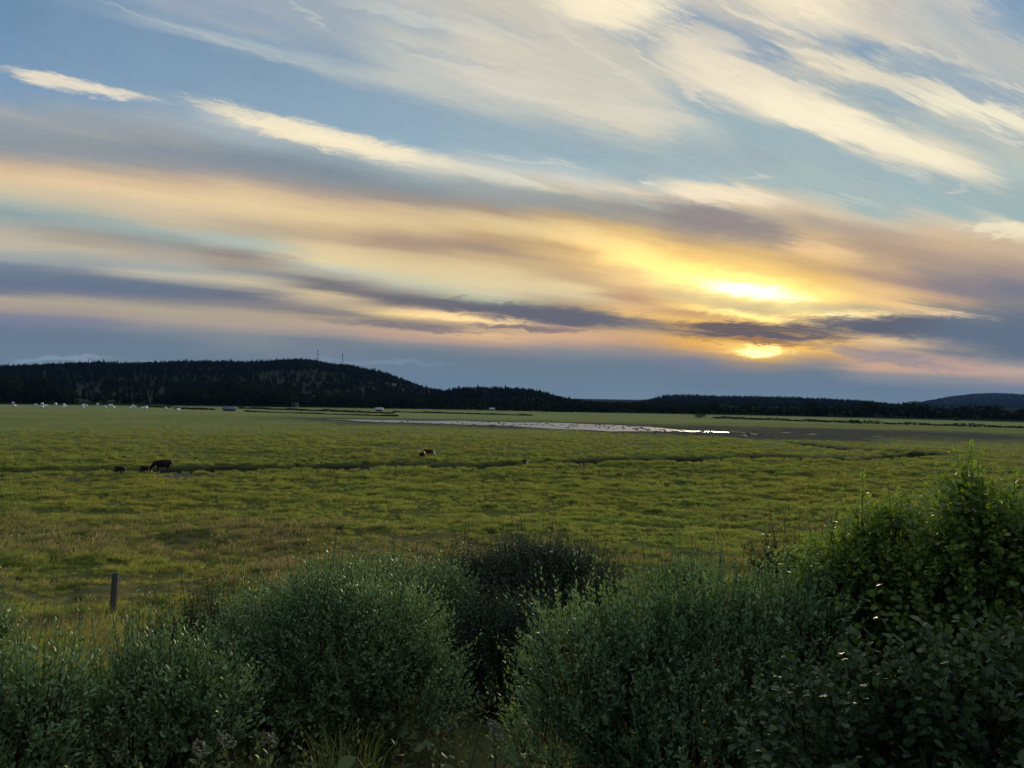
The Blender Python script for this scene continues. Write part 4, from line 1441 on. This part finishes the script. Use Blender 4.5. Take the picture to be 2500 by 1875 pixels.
ORD = ['first', 'second', 'third', 'fourth', 'fifth', 'sixth', 'seventh', 'eighth', 'ninth', 'tenth', 'eleventh', 'twelfth', 'thirteenth',
       'fourteenth', 'fifteenth', 'sixteenth', 'seventeenth', 'eighteenth', 'nineteenth', 'twentieth', 'twenty-first', 'twenty-second',
       'twenty-third', 'twenty-fourth', 'twenty-fifth', 'twenty-sixth', 'twenty-seventh', 'twenty-eighth', 'twenty-ninth', 'thirtieth',
       'thirty-first', 'thirty-second', 'thirty-third', 'thirty-fourth', 'thirty-fifth']
bale = bale_mesh()
# (x, y of the bale's middle) read off the photograph
bales = [(31.5, 984), (35, 991), (86.5, 989), (103, 986), (103, 994), (108.5, 992), (113.5, 990.5), (135.5, 986.5), (153.5, 994.5), (156.5, 988),
         (158, 991.7), (201.5, 989), (202, 994.6), (204.5, 988.6), (210, 991), (238, 987.6), (256, 994), (267, 990.5), (272, 989.3), (276.5, 994.6),
         (319.5, 997), (324, 991.2), (329.5, 994), (346, 996.6), (355, 996.4), (357.5, 994), (404.5, 997.6), (433, 1001.2), (436.5, 1000.3)]
for k, (bx, by) in enumerate(bales):
    g0 = ground_hit(bx, by + 2.5)
    dep = min(max(g0.y, 300), 520)
    p = at(bx, by + 2.5, dep)
    o = add('hay_bale', bale, None, (p.x, dep, float(base_z(dep)) - .03))
    o.rotation_euler = (0, 0, random.uniform(0, 3.1))
    o.scale = (1.12,) * 3
    tag(o, f'{ORD[k]} white wrapped bale from the left in the far field', 'bale', 'white bales in the far field')

# ------------------------------------------------------------------ cattle
def cow_material(name, base, white):
    m, nt, b = mat_new(name)
    N, L = nt.nodes.new, nt.links.new
    tcn = N('ShaderNodeTexCoord')
    s = N('ShaderNodeSeparateXYZ')
    L(tcn.outputs['Object'], s.inputs[0])
    n = N('ShaderNodeTexNoise'); n.inputs['Scale'].default_value = 4
    L(tcn.outputs['Object'], n.inputs['Vector'])
    a = N('ShaderNodeMath'); a.operation = 'ADD'
    ns = N('ShaderNodeMath'); ns.operation = 'MULTIPLY_ADD'; ns.inputs[1].default_value = .3; ns.inputs[2].default_value = -.15
    L(n.outputs['Fac'], ns.inputs[0])
    L(s.outputs[0], a.inputs[0]); L(ns.outputs[0], a.inputs[1])
    r = N('ShaderNodeMapRange'); r.inputs['From Min'].default_value = white[0]; r.inputs['From Max'].default_value = white[0] + .06
    L(a.outputs[0], r.inputs['Value'])
    z = N('ShaderNodeMath'); z.operation = 'ADD'
    L(s.outputs[2], z.inputs[0]); L(ns.outputs[0], z.inputs[1])
    r2 = N('ShaderNodeMapRange'); r2.inputs['From Min'].default_value = white[1]; r2.inputs['From Max'].default_value = white[1] - .05
    L(z.outputs[0], r2.inputs['Value'])
    mxm = N('ShaderNodeMath'); mxm.operation = 'MAXIMUM'
    L(r.outputs[0], mxm.inputs[0]); L(r2.outputs[0], mxm.inputs[1])
    mx = N('ShaderNodeMix'); mx.data_type = 'RGBA'
    mx.inputs[6].default_value = (*base, 1); mx.inputs[7].default_value = (.62, .60, .57, 1)
    L(mxm.outputs[0], mx.inputs[0])
    L(mx.outputs[2], b.inputs['Base Color'])
    b.inputs['Roughness'].default_value = .7
    b.inputs['Specular IOR Level'].default_value = .2
    return m


def cow(px, py_feet, depth, heading, head, size, mat, label, spread=0.0):
    """heading: angle of the nose in the ground plane; head 'down' or 'up'"""
    pts = {
        'pelvis': ((-.72, 0, 1.14), .34, .30), 'mid': ((-.15, 0, 1.00), .42, .38), 'chest': ((.40, 0, 1.02), .39, .32),
        'withers': ((.62, 0, 1.20), .26, .18),
        'rump': ((-.98, 0, 1.16), .22, .24), 'tail1': ((-1.10, 0, 1.10), .05, .05), 'tail2': ((-1.13, 0, .75), .035, .035), 'tail3': ((-1.11, 0, .45), .06, .06),
    }
    if head == 'down':
        pts.update({'neck': ((.84, 0, .98), .32, .19), 'neck2': ((1.02, 0, .74), .25, .16), 'poll': ((1.16, 0, .52), .19, .16), 'face': ((1.27, 0, .31), .16, .13),
                    'muzzle': ((1.34, 0, .13), .12, .11), 'ear_l': ((1.10, .27, .58), .06, .035), 'ear_r': ((1.10, -.27, .58), .06, .035)})
    else:
        pts.update({'neck': ((.86, 0, 1.26), .28, .18), 'neck2': ((1.02, 0, 1.40), .22, .16), 'poll': ((1.18, 0, 1.48), .19, .17), 'face': ((1.36, 0, 1.34), .16, .14),
                    'muzzle': ((1.50, 0, 1.20), .12, .12), 'ear_l': ((1.14, .30, 1.52), .06, .035), 'ear_r': ((1.14, -.30, 1.52), .06, .035)})
    edges = [('pelvis', 'mid'), ('mid', 'chest'), ('chest', 'withers'), ('withers', 'neck'), ('neck', 'neck2'), ('neck2', 'poll'), ('poll', 'face'),
             ('face', 'muzzle'), ('poll', 'ear_l'), ('poll', 'ear_r'), ('pelvis', 'rump'), ('rump', 'tail1'), ('tail1', 'tail2'), ('tail2', 'tail3')]
    for s, t in ((1, 'l'), (-1, 'r')):
        st = spread * s
        pts.update({'hip' + t: ((-.74, .17 * s, .88), .17, .14), 'stifle' + t: ((-.64 + st, .2 * s, .66), .12, .10), 'hock' + t: ((-.86 + st, .2 * s, .44), .07, .06),
                    'shank' + t: ((-.82 + st, .2 * s, .16), .05, .05), 'hoof' + t: ((-.79 + st, .2 * s, .045), .065, .06),
                    'shoulder' + t: ((.44, .17 * s, .84), .15, .12), 'elbow' + t: ((.40 - st, .18 * s, .64), .10, .09), 'knee' + t: ((.44 - st, .18 * s, .38), .065, .06),
                    'pastern' + t: ((.42 - st, .18 * s, .14), .05, .05), 'fhoof' + t: ((.45 - st, .18 * s, .045), .065, .06)})
        edges += [('pelvis', 'hip' + t), ('hip' + t, 'stifle' + t), ('stifle' + t, 'hock' + t), ('hock' + t, 'shank' + t), ('shank' + t, 'hoof' + t),
                  ('chest', 'shoulder' + t), ('shoulder' + t, 'elbow' + t), ('elbow' + t, 'knee' + t), ('knee' + t, 'pastern' + t), ('pastern' + t, 'fhoof' + t)]
    bm = bmesh.new()
    lay = bm.verts.layers.skin.verify()
    vm = {}
    for k, (c, r1, r2) in pts.items():
        v = bm.verts.new(c)
        kk = 1.42 if k in ('pelvis', 'mid', 'chest', 'rump', 'withers') else (1.3 if k[:4] in ('neck', 'poll', 'face', 'muzz', 'hipl', 'hipr', 'shou', 'stif') else 1.35)
        v[lay].radius = (r1 * kk, r2 * kk)
        v[lay].use_root = (k == 'pelvis')
        vm[k] = v
    for a, b in edges:
        bm.edges.new((vm[a], vm[b]))
    me = bpy.data.meshes.new('cow')
    bm.to_mesh(me); bm.free()
    me.materials.append(mat)
    d = ray(px, py_feet)
    x = d.x / d.y * depth
    z = float(ground_z(np.array([x]), np.array([float(depth)]))[0])
    o = add('cow' if size > .8 else 'calf', me, None, (x, depth, z - .02))
    o.rotation_euler = (0, 0, heading)
    o.scale = (size,) * 3
    sk = o.modifiers.new('skin', 'SKIN'); sk.use_smooth_shade = True
    sb = o.modifiers.new('smooth', 'SUBSURF'); sb.levels = 2; sb.render_levels = 2
    tag(o, label, 'cow' if size > .8 else 'calf', 'cattle grazing on the meadow')
    return o


C_DARK = cow_material('dark_brown_hide', (0.028, 0.018, 0.014), (1.26, .0))
C_CALF = cow_material('black_brown_hide', (0.022, 0.017, 0.014), (1.24, .12))
C_RED = cow_material('red_brown_hide', (0.075, 0.032, 0.018), (1.0, .22))


def depth_of(px, py):
    return ground_hit(px, py).y


cow(395, 1154, depth_of(395, 1154), R(188), 'down', 1.02, C_DARK, 'big dark brown cow grazing with its head to the left', .08)
cow(355, 1152, depth_of(355, 1152), R(-10), 'down', .60, C_CALF, 'dark calf nosing the ground in front of the big cow', .05)
cow(293, 1155, depth_of(293, 1155), R(-12), 'down', .60, C_CALF, 'leftmost dark calf with pale muzzle, apart from the big cow', .06)
cow(1030, 1121, depth_of(1030, 1121), R(-108), 'up', .78, C_RED, 'red-brown calf with white face looking towards the bank', .03)
cow(1047, 1114, depth_of(1047, 1114), R(-8), 'down', .80, C_RED, 'red-brown white-headed cow turned right behind the white-faced calf', .06)
cow(1283, 1136, depth_of(1283, 1136), R(-70), 'down', .62, C_RED, 'lone brown and white calf drinking at the stream', .04)

# ------------------------------------------------------------------ fence post
M_POST = simple('weathered_post_wood', (0.13, 0.12, 0.12), .9, .1, .3, 14, .3)
M_INS = simple('pale_insulator', (0.35, 0.34, 0.32), .5, .3, .1)


def fence_post():
    p = FENCE_PT
    z = float(ground_z(np.array([p.x]), np.array([p.y]))[0])
    root = empty('fence_post', (p.x, p.y, z))
    root.rotation_euler = (R(-2), R(2.2), 0)
    root.scale = (1, 1, .94)
    tag(root, 'grey weathered wooden fence post standing alone at the meadow edge', 'post')
    n = 14
    bm = bmesh.new()
    prev = None
    for zz, r in ((-.4, .074), (.0, .074), (.35, .072), (.7, .071), (1.0, .070), (1.22, .069), (1.245, .066), (1.25, .060)):
        ring = []
        for k in range(n):
            a = 2 * math.pi * k / n
            rr = r * (1 + .05 * math.sin(3 * a + 1) + .02 * math.sin(7 * a + zz * 3))
            ring.append(bm.verts.new((rr * math.cos(a) + .006 * math.sin(zz * 5), rr * math.sin(a), zz)))
        if prev:
            for k in range(n):
                bm.faces.new((prev[k], prev[(k + 1) % n], ring[(k + 1) % n], ring[k]))
        prev = ring
    bm.faces.new(prev)
    me = bpy.data.meshes.new('post_shaft'); bm.to_mesh(me); bm.free()
    me.materials.append(M_POST)
    add('shaft', me, root)
    for s in (-1, 1):
        V, Fq = join([tube([(s * .06, -.02, 1.12), (s * .10, -.03, 1.12), (s * .125, -.03, 1.105)], [.012, .012, .02], 6),
                      tube([(s * .125, -.03, 1.125), (s * .125, -.03, 1.05)], [.02, .013], 7)])
        add('insulator', np_mesh('insulator', V, Fq, M_INS, True), root)


fence_post()

# ------------------------------------------------------------------ bushes on the bank
LEAF_W = (np.array([(0, 0, 0), (.24, .42, .07), (0, .48, 0), (-.24, .42, .07), (.15, .80, .03), (-.15, .80, .03), (0, 1, -.05)]),
          np.array([(0, 1, 2), (0, 2, 3), (1, 4, 2), (3, 2, 5), (2, 4, 6), (2, 6, 5)]))
LEAF_R = (np.array([(0, 0, 0), (.30, .20, .05), (.42, .50, .07), (.26, .84, .03), (0, 1.0, -.06), (-.26, .84, .03), (-.42, .50, .07), (-.30, .20, .05), (0, .5, 0)]),
          np.array([(8, 0, 1), (8, 1, 2), (8, 2, 3), (8, 3, 4), (8, 4, 5), (8, 5, 6), (8, 6, 7), (8, 7, 0)]))


def norm(v):
    return v / (np.linalg.norm(v, axis=-1, keepdims=True) + 1e-9)


def leaves_on(g, base, dirs, length, k, leaf, lsize, spread, tone0, droop=0.0, bare=.15, flat=0.0):
    """k leaves up each shoot; base,dirs (n,3); length (n,)"""
    n = len(base)
    f = bare + (1 - bare) * (np.arange(k)[None, :] + g.random((n, k)) * .8) / k
    p = base[:, None] + dirs[:, None] * (f * length[:, None])[..., None]
    ref = np.where(np.abs(dirs[:, 2:3]) < .9, np.array([[0, 0, 1.0]]), np.array([[1.0, 0, 0]]))
    u = norm(np.cross(dirs, ref)); w = np.cross(dirs, u)
    ph = (np.arange(k)[None, :] * 2.4 + g.random((n, 1)) * 6.28 + g.normal(0, .3, (n, k)))
    rad = u[:, None] * np.cos(ph)[..., None] + w[:, None] * np.sin(ph)[..., None]
    sp = spread * (1.1 - .55 * f)[..., None]
    ld = norm(dirs[:, None] * (1 - .35 * sp) + rad * sp + g.normal(0, .18, (n, k, 3)) - np.array([0, 0, droop]))
    axis = dirs[:, None] * (1 - flat) + np.array([0, 0, 1.0]) * flat
    side = norm(np.cross(ld, axis + g.normal(0, .25, (n, k, 3))))
    nr = np.cross(side, ld)
    s = lsize * (.65 + .5 * g.random((n, k))) * (1.08 - .5 * f ** 3)
    lv, lf = leaf
    V = (p[:, :, None] + s[..., None, None] * (side[:, :, None] * lv[None, None, :, 0:1] + ld[:, :, None] * lv[None, None, :, 1:2] + nr[:, :, None] * lv[None, None, :, 2:3]))
    m = n * k
    Fc = (np.arange(m)[:, None, None] * len(lv) + lf[None]).reshape(-1, 3)
    tone = np.clip(tone0[:, None] + g.normal(0, .22, (n, k)), 0, 1)
    return V.reshape(-1, 3), Fc, np.repeat(tone.ravel(), len(lv))


def twigs(base, dirs, length, r=.0035):
    n = len(base)
    ref = np.where(np.abs(dirs[:, 2:3]) < .9, np.array([[0, 0, 1.0]]), np.array([[1.0, 0, 0]]))
    u = norm(np.cross(dirs, ref)); w = np.cross(dirs, u)
    ring = np.stack([u, -.5 * u + .87 * w, -.5 * u - .87 * w], 1)
    lo = base[:, None] - dirs[:, None] * .1 + ring * r
    hi = (base + dirs * length[:, None])[:, None] + ring * r * .4
    V = np.concatenate([lo, hi], 1).reshape(-1, 3)
    k = np.arange(n)[:, None] * 6
    Fq = np.concatenate([k + np.array([[0, 1, 4, 3]]), k + np.array([[1, 2, 5, 4]]), k + np.array([[2, 0, 3, 5]])])
    return V, Fq


def bush(name, cx, cy, lobes, nshoot, label, cat, leaf=LEAF_W, lsize=.054, mat=M_WILLOW, seed=1, k=14, slen=(.20, .46), upb=.75, spread=.75,
         leaders=(), group=None, tone=.55, shell=.5, droop=0.0, flat=0.0):
    """lobes: (dx, dy, z above the bush's foot, rx, ry, rz)"""
    g = np.random.default_rng(seed)
    gz = float(ground_z(np.array([float(cx)]), np.array([float(cy)]))[0])
    root = empty(name, (cx, cy, gz))
    tag(root, label, cat, group)
    c = np.array([l[:3] for l in lobes]); rr = np.array([l[3:6] for l in lobes])
    w = rr.prod(1) ** (2 / 3); w /= w.sum()
    m = int(nshoot * 1.7)
    li = g.choice(len(lobes), m, p=w)
    d = norm(g.normal(size=(m, 3)) + np.array([0, 0, .25]))
    rad = shell + (1.0 - shell) * g.random(m) ** .6
    p = c[li] + d * rr[li] * rad[:, None]
    deep = np.zeros(m, bool)
    for q in range(len(lobes)):
        e = (((p - c[q]) / rr[q]) ** 2).sum(1)
        deep |= (e < .34) & (li != q)
    ok = (~deep) & (p[:, 2] > .08)
    p, d = p[ok][:nshoot], d[ok][:nshoot]
    n = len(p)
    dirs = norm(d * .55 + np.array([0, 0, upb]) + g.normal(0, .28, (n, 3)))
    L_ = slen[0] + (slen[1] - slen[0]) * g.random(n)
    lng = g.random(n) < (.2 if leaf is LEAF_W else .05)
    L_[lng] *= 1.5 + .6 * g.random(lng.sum())
    dirs[lng] = norm(dirs[lng] + np.array([0, 0, .8]))
    t0 = np.clip(tone + .28 * fbm(p[:, 0] * 2.2 + seed, p[:, 2] * 2.2 + p[:, 1], 2) * 2 + g.normal(0, .12, n), 0, 1)
    V, T, tn = leaves_on(g, p, dirs, L_, k, leaf, lsize, spread, t0, droop, .15, flat)
    parts = [twigs(p, dirs, L_)]
    # long leaders standing above the rest
    if len(leaders):
        lb = np.array([q[:3] for q in leaders], float); ll = np.array([q[3] for q in leaders], float)
        ldir = norm(np.array([0, 0, 1.0]) + g.normal(0, .10, (len(lb), 3)))
        V2, T2, tn2 = leaves_on(g, lb, ldir, ll, 22, leaf, lsize * .95, spread, np.full(len(lb), tone + .1), droop, .05, flat)
        T = np.vstack([T, T2 + len(V)]); V = np.vstack([V, V2]); tn = np.append(tn, tn2)
        parts.append(twigs(lb, ldir, ll, .005))
    fo = add('foliage', np_mesh(name + '_foliage', V, T, mat, False, {'tone': tn}), root)
    fo['kind'] = 'stuff'
    ends = p[g.choice(n, min(46, n), replace=False)]
    ends = np.vstack([ends] + ([lb] if len(leaders) else []))
    for e in ends:
        b0 = np.array([g.normal(0, .12), g.normal(0, .10), -.25])
        mid = b0 + (e - b0) * .5 + np.array([-(e[0]) * .16, -(e[1]) * .16, .08])
        parts.append(tube([b0, b0 + (mid - b0) * .5, mid, e], [.018, .015, .011, .004], 4))
    TV, TF = join([(v_, f_) for v_, f_ in parts])
    add('stems', np_mesh(name + '_stems', TV, TF, M_TWIG, True), root)
    return root


def px_bush(name, x0, x1, ytop, depth, label, cat, seed, shape=(), fill=1.0, tips=(), tip_len=(), **kw):
    """a bush whose outline spans x0..x1 and reaches up to ytop in the photograph, standing at 'depth'"""
    L0, R0 = at(x0, 1500, depth), at(x1, 1500, depth)
    cx = (L0.x + R0.x) / 2
    half = (R0.x - L0.x) / 2
    gz = float(ground_z(np.array([cx]), np.array([float(depth)]))[0])
    top = at((x0 + x1) / 2, ytop, depth).z - gz - .24
    tips = [at(q[0], q[1], depth) for q in tips]
    kw['leaders'] = [(t.x - cx, t.y - depth, t.z - gz - l_, l_) for t, l_ in zip(tips, tip_len)]
    g = np.random.default_rng(seed + 500)
    lobes = [(0, 0, top * .46, half * .80, half * .62, top * .50)]
    for (fx, fy, r) in shape:
        # fx across -1..1, fy: top of that lobe as a share of the height, r: radius share
        rz = r * half
        lobes.append((fx * half, g.normal(0, .12) * half, max(top * fy - rz * .9, rz * .5), r * half, r * half * .9, rz * .95))
    area = half * top * 6.5
    return bush(name, cx, depth, lobes, int(area * 185 * fill), label, cat, seed=seed, **kw)


GB = 'bushes on the bank'
# silver-green willows
px_bush('willow_bush', 500, 1080, 1395, 8.0, 'large silver-green willow bush left of the dark gap', 'bush', 11,
        [(-.45, .80, .52), (.1, 1.0, .48), (.5, .93, .5), (-.75, .55, .4), (.8, .6, .38), (-.1, .75, .6)], 1.25, group=GB)
px_bush('willow_bush', 640, 1140, 1365, 10.5, 'willow bush rising just behind the large left one', 'bush', 12,
        [(-.5, .9, .45), (.2, 1.0, .5), (.7, .97, .4)], .9, group=GB, k=12)
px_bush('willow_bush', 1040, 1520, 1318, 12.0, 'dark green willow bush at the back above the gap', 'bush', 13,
        [(-.6, .88, .4), (.1, 1.0, .5), (.55, .93, .42), (.85, .62, .34)], 1.1, group=GB, k=12, tone=.3, mat=M_DARK_SHADED_WILLOW)
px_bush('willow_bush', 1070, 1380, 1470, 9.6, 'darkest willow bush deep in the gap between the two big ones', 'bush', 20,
        [(-.4, .9, .55), (.3, 1.0, .55), (0, .5, .7)], 1.3, group=GB, tone=.15, k=12, mat=M_DARK_SHADED_WILLOW)  # dark leaf colour stands in for the deep shade of the gap
px_bush('willow_bush', 1300, 2010, 1400, 6.2, 'front silver-green willow bush right of the dark gap', 'bush', 14,
        [(-.62, .86, .42), (-.15, .86, .45), (.3, .95, .46), (.72, 1.0, .42), (-.8, .45, .34), (.1, .6, .6), (.8, .5, .42)], 1.3, group=GB)
px_bush('willow_bush', 1560, 1760, 1372, 9.0, 'small willow bush peeping over the front one', 'bush', 15,
        [(-.3, .95, .5), (.4, 1.0, .5)], .9, group=GB, k=12)
px_bush('willow_bush', 150, 560, 1560, 5.6, 'low straggling willow bush at lower left', 'bush', 16,
        [(-.5, .8, .5), (.3, 1.0, .5), (.8, .8, .4)], .9, group=GB, upb=.9)
px_bush('willow_bush', -170, 190, 1600, 5.0, 'low willow bush cut by the left edge', 'bush', 17,
        [(-.4, .9, .5), (.4, 1.0, .5)], .9, group=GB, upb=.9)
px_bush('willow_bush', -130, 34, 1478, 9.0, 'willow bush tip just showing at the left edge above', 'bush', 18,
        [(.2, 1.0, .6)], .9, group=GB, k=12)
px_bush('willow_bush', 360, 640, 1470, 10.0, 'dim small bush behind the large left willow', 'bush', 19,
        [(-.3, .9, .5), (.4, 1.0, .5)], .7, group=GB, k=12, tone=.1, mat=M_HERB)
# broad-leaved shrubs at right
px_bush('alder_shrub', 1830, 2140, 1318, 7.4, 'lowest round-leaved shrub stepping down beside the front willow', 'shrub', 25,
        [(-.5, .82, .45), (.2, 1.0, .45), (.6, .95, .4), (0, .6, .7)], .85, group=GB, leaf=LEAF_R, lsize=.06, mat=M_ROUND, k=10, slen=(.22, .46), upb=.5, spread=.95, droop=.12, flat=.7,
        tips=[(1985, 1290), (2040, 1265), (2080, 1235)], tip_len=[.4, .4, .4])
px_bush('alder_shrub', 1960, 2330, 1225, 6.6, 'round-leaved dark shrub in front of the tallest one at right', 'shrub', 21,
        [(-.5, .84, .48), (.2, 1.0, .45), (.6, .86, .45), (0, .6, .7), (-.7, .5, .4)], .95, group=GB, leaf=LEAF_R, lsize=.06, mat=M_ROUND, k=10, slen=(.22, .46), upb=.5, spread=.95, droop=.12, flat=.7,
        tips=[(2105, 1140), (2030, 1225), (2210, 1215)], tip_len=[.42, .3, .3])
px_bush('alder_shrub', 2190, 2640, 1170, 6.0, 'tallest round-leaved shrub with a leading shoot at the right edge', 'shrub', 22,
        [(-.2, 1.04, .22), (-.2, .93, .32), (.25, .92, .34), (-.55, .72, .42), (0, .62, .8), (.75, .9, .4), (.05, .8, .5)], .95, group=GB, leaf=LEAF_R, lsize=.06, mat=M_ROUND, k=10, slen=(.22, .46), upb=.5, spread=.95, droop=.12, flat=.7,
        tips=[(2372, 1078), (2362, 1110), (2390, 1120), (2350, 1150), (2400, 1160), (2300, 1205), (2440, 1165), (2475, 1150), (2420, 1190), (2330, 1180)],
        tip_len=[.42, .45, .42, .4, .4, .4, .35, .3, .4, .4])
px_bush('shaded_shrub', 1930, 2700, 1530, 4.3, 'shaded shrub mass filling the lower right corner', 'shrub', 23,
        [(-.6, .85, .5), (0, 1.0, .55), (.5, 1.0, .5), (-.2, .6, .7)], .8, group=GB, leaf=LEAF_R, lsize=.06, mat=M_ROUND_SHADED, k=10, upb=.5, spread=.95, droop=.12, flat=.7, tone=.2)  # leaf colour carries the deep shade of this corner
px_bush('sapling', 1830, 1975, 1300, 8.2, 'thin reddish sapling with sparse leaves beside the shrubs at right', 'sapling', 24,
        [(-.2, .95, .6), (.3, .7, .7)], .55, group=GB, lsize=.055, mat=M_SAPLING, k=9, leaf=LEAF_R, spread=1.0,
        tips=[(1897, 1225), (1925, 1245), (1880, 1300)], tip_len=[.6, .55, .4])

# ------------------------------------------------------------------ herbs at the foot of the picture
def big_leaf_plant(px, py, depth, n, size, label, seed):
    g = np.random.default_rng(seed)
    p = at(px, py, depth)
    gz = float(ground_z(np.array([p.x]), np.array([p.y]))[0])
    root = empty('burdock', (p.x, p.y, gz))
    tag(root, label, 'plant', 'big-leaved plants at the foot of the bank')
    parts = []
    top = max(p.z - gz, .25)
    lv, lf = LEAF_R
    # one leaf mesh for all, finer than the bush leaves
    sv, sf = [], []
    me = np_mesh('burdock_leaf', lv * [1.0, 1, .9], lf, M_HERB, True, {'tone': np.full(len(lv), .1)})
    for k in range(n):
        a = 6.28 * k / n + g.normal(0, .3)
        h = top * (.55 + .5 * g.random())
        rad = .10 + .22 * g.random()
        tip = np.array([rad * math.cos(a), rad * math.sin(a), h])
        parts.append(tube([(0, 0, -.05), tip * [.4, .4, .6], tip], [.008, .006, .004], 4))
        o = add('leaf', me, root, tuple(tip))
        o.scale = (size * (.7 + .5 * g.random()),) * 3
        o.rotation_euler = (g.normal(-.45, .3), g.normal(0, .3), a - math.pi / 2 + g.normal(0, .3))
    V, Fq = join(parts)
    add('stalks', np_mesh('burdock_stalks', V, Fq, M_TWIG, True), root)


for k, (a, b, dd, n, s, lab) in enumerate([
        (1000, 1800, 4.4, 7, .10, 'leftmost big-leaved plant in the dry grass at the bottom'),
        (1050, 1835, 4.1, 8, .11, 'middle big-leaved plant in the dry grass at the bottom'),
        (1105, 1815, 4.3, 7, .10, 'rightmost big-leaved plant in the dry grass at the bottom'),
        (2440, 1770, 3.6, 7, .10, 'big-leaved plant low in the right-hand corner')]):
    big_leaf_plant(a, b, dd, n, s, lab, 300 + k)


def flower_stem(px, py, depth, label, seed):
    """tall herb with narrow leaves and a pale ragged flower head"""
    g = np.random.default_rng(seed)
    p = at(px, py, depth)
    gz = float(ground_z(np.array([p.x]), np.array([p.y]))[0])
    root = empty('meadowsweet', (p.x, p.y, gz))
    tag(root, label, 'flower', 'pale flowering herbs at the foot of the bank')
    h = max(p.z - gz, .3)
    V, Fq = tube([(0, 0, -.05), (.02, .01, h * .5), (0, 0, h)], [.006, .005, .003], 5)
    add('stem', np_mesh('herb_stem', V, Fq, M_TWIG, True), root)
    b = np.array([[0, 0, h * .15]])
    lv, lf, tn = leaves_on(g, b, np.array([[0, 0, 1.0]]), np.array([h * .8]), 18, LEAF_W, .09, 1.0, np.array([.6]), .15)
    fo = add('leaves', np_mesh('herb_leaves', lv, lf, M_HERB, False, {'tone': tn}), root)
    fo['kind'] = 'stuff'
    v, q, t = leaf_cloud(g, [(0, 0, h + .02, .035, .035, .04), (.03, 0, h, .025, .025, .03), (-.025, .015, h + .03, .025, .025, .03)], 90, .014)
    add('flower_head', np_mesh('flower_head', v, q, M_FLOWER, False, {'tone': t}), root)


for k, (a, b, dd, lab) in enumerate([
        (485, 1835, 4.2, 'pale flower head at bottom left, leftmost of the three there'),
        (553, 1815, 4.3, 'pale flower head at bottom left, middle of the three there'),
        (655, 1812, 4.3, 'pale flower head at bottom left, rightmost of the three there'),
        (1207, 1785, 4.6, 'pale flower head in the dark gap between the willows'),
        (2277, 1856, 3.9, 'pale flower head at the bottom below the right-hand shrubs')]):
    flower_stem(a, b, dd, lab, 400 + k)


def herb_belt():
    """nettles, young willow shoots and dry stalks covering the foot of the picture"""
    g = np.random.default_rng(77)
    n = 900
    x = (g.random(n) - .5) * 11
    y = 2.6 + g.random(n) * 6.5
    ok = np.abs(x) < y * .74 + .5
    x, y = x[ok], y[ok]
    z = ground_z(x, y)
    b = np.stack([x, y, z], 1)
    d = norm(np.array([0, 0, 1.0]) + g.normal(0, .16, b.shape))
    L_ = .3 + .5 * g.random(len(b))
    t0 = np.clip(.4 + g.normal(0, .2, len(b)), 0, 1)
    V, T, tn = leaves_on(g, b, d, L_, 16, LEAF_W, .06, .9, t0, .05)
    o = add('undergrowth', np_mesh('undergrowth', V, T, M_HERB, False, {'tone': tn}))
    tag(o, 'low green herbs filling the bank under the bushes', 'undergrowth', kind='stuff')
    # herbs on the left half of the bank, further down
    n = 800
    x = -13 + g.random(n) * 13
    y = 8 + g.random(n) * 7
    b = np.stack([x, y, ground_z(x, y)], 1)
    ok = np.abs(x) < y * .74 + .5
    b = b[ok]
    d = norm(np.array([0, 0, 1.0]) + g.normal(0, .2, b.shape))
    L_ = .25 + .45 * g.random(len(b))
    V, T, tn = leaves_on(g, b, d, L_, 12, LEAF_W, .06, .9, np.clip(.35 + g.normal(0, .2, len(b)), 0, 1), .05)
    o = add('undergrowth', np_mesh('undergrowth', V, T, M_HERB, False, {'tone': tn}))
    tag(o, 'weedy herbs on the lower bank before the post', 'undergrowth', kind='stuff')


herb_belt()

# mud lumps and tussocks standing out of the pond
def pond_lumps():
    g = np.random.default_rng(5)
    P = []
    A = [ground_hit(*p) for p in ((900, 1029), (1240, 1036.5), (1420, 1041), (1560, 1048), (1680, 1053), (1800, 1056.5))]
    for k in range(len(A) - 1):
        for _ in range(60):
            t = g.random()
            p = A[k].lerp(A[k + 1], t)
            P.append((p.x + g.normal(0, 5), p.y + g.normal(0, 13)))
    V, Fq, o = [], [], 0
    for (x, y) in P:
        w, h = .3 + 1.1 * g.random() ** 2, .12 + .22 * g.random()
        n = 6
        ring = [(x + w * math.cos(6.28 * k / n) * (.7 + .6 * g.random()), y + w * math.sin(6.28 * k / n) * (.7 + .6 * g.random()), .0) for k in range(n)]
        V += ring + [(x, y, .1 + h)]
        Fq += [(o + k, o + (k + 1) % n, o + n) for k in range(n)]
        o += n + 1
    ob = add('mud_tussocks', np_mesh('mud_tussocks', np.array(V), np.array(Fq), simple('wet_mud', (.05, .048, .04), .8, .2, .2), True))
    tag(ob, 'dark muddy tussocks standing out of the shallow pond', 'tussocks', kind='stuff')


pond_lumps()

# ------------------------------------------------------------------ haze
def haze():
    me = box_mesh('haze', (-9000, -600, -1.6), (9000, 12500, 330), None)
    m = bpy.data.materials.new('haze_air')
    m.use_nodes = True
    nt = m.node_tree
    nt.nodes.clear()
    pv = nt.nodes.new('ShaderNodeVolumePrincipled')
    pv.inputs['Color'].default_value = (.16, .38, 1.0, 1)
    pv.inputs['Density'].default_value = 2.8e-5
    pv.inputs['Anisotropy'].default_value = 0.0
    out = nt.nodes.new('ShaderNodeOutputMaterial')
    nt.links.new(pv.outputs[0], out.inputs['Volume'])
    me.materials.append(m)
    o = add('haze', me)
    tag(o, 'thin bluish evening haze over the whole valley', 'haze', kind='stuff')


haze()
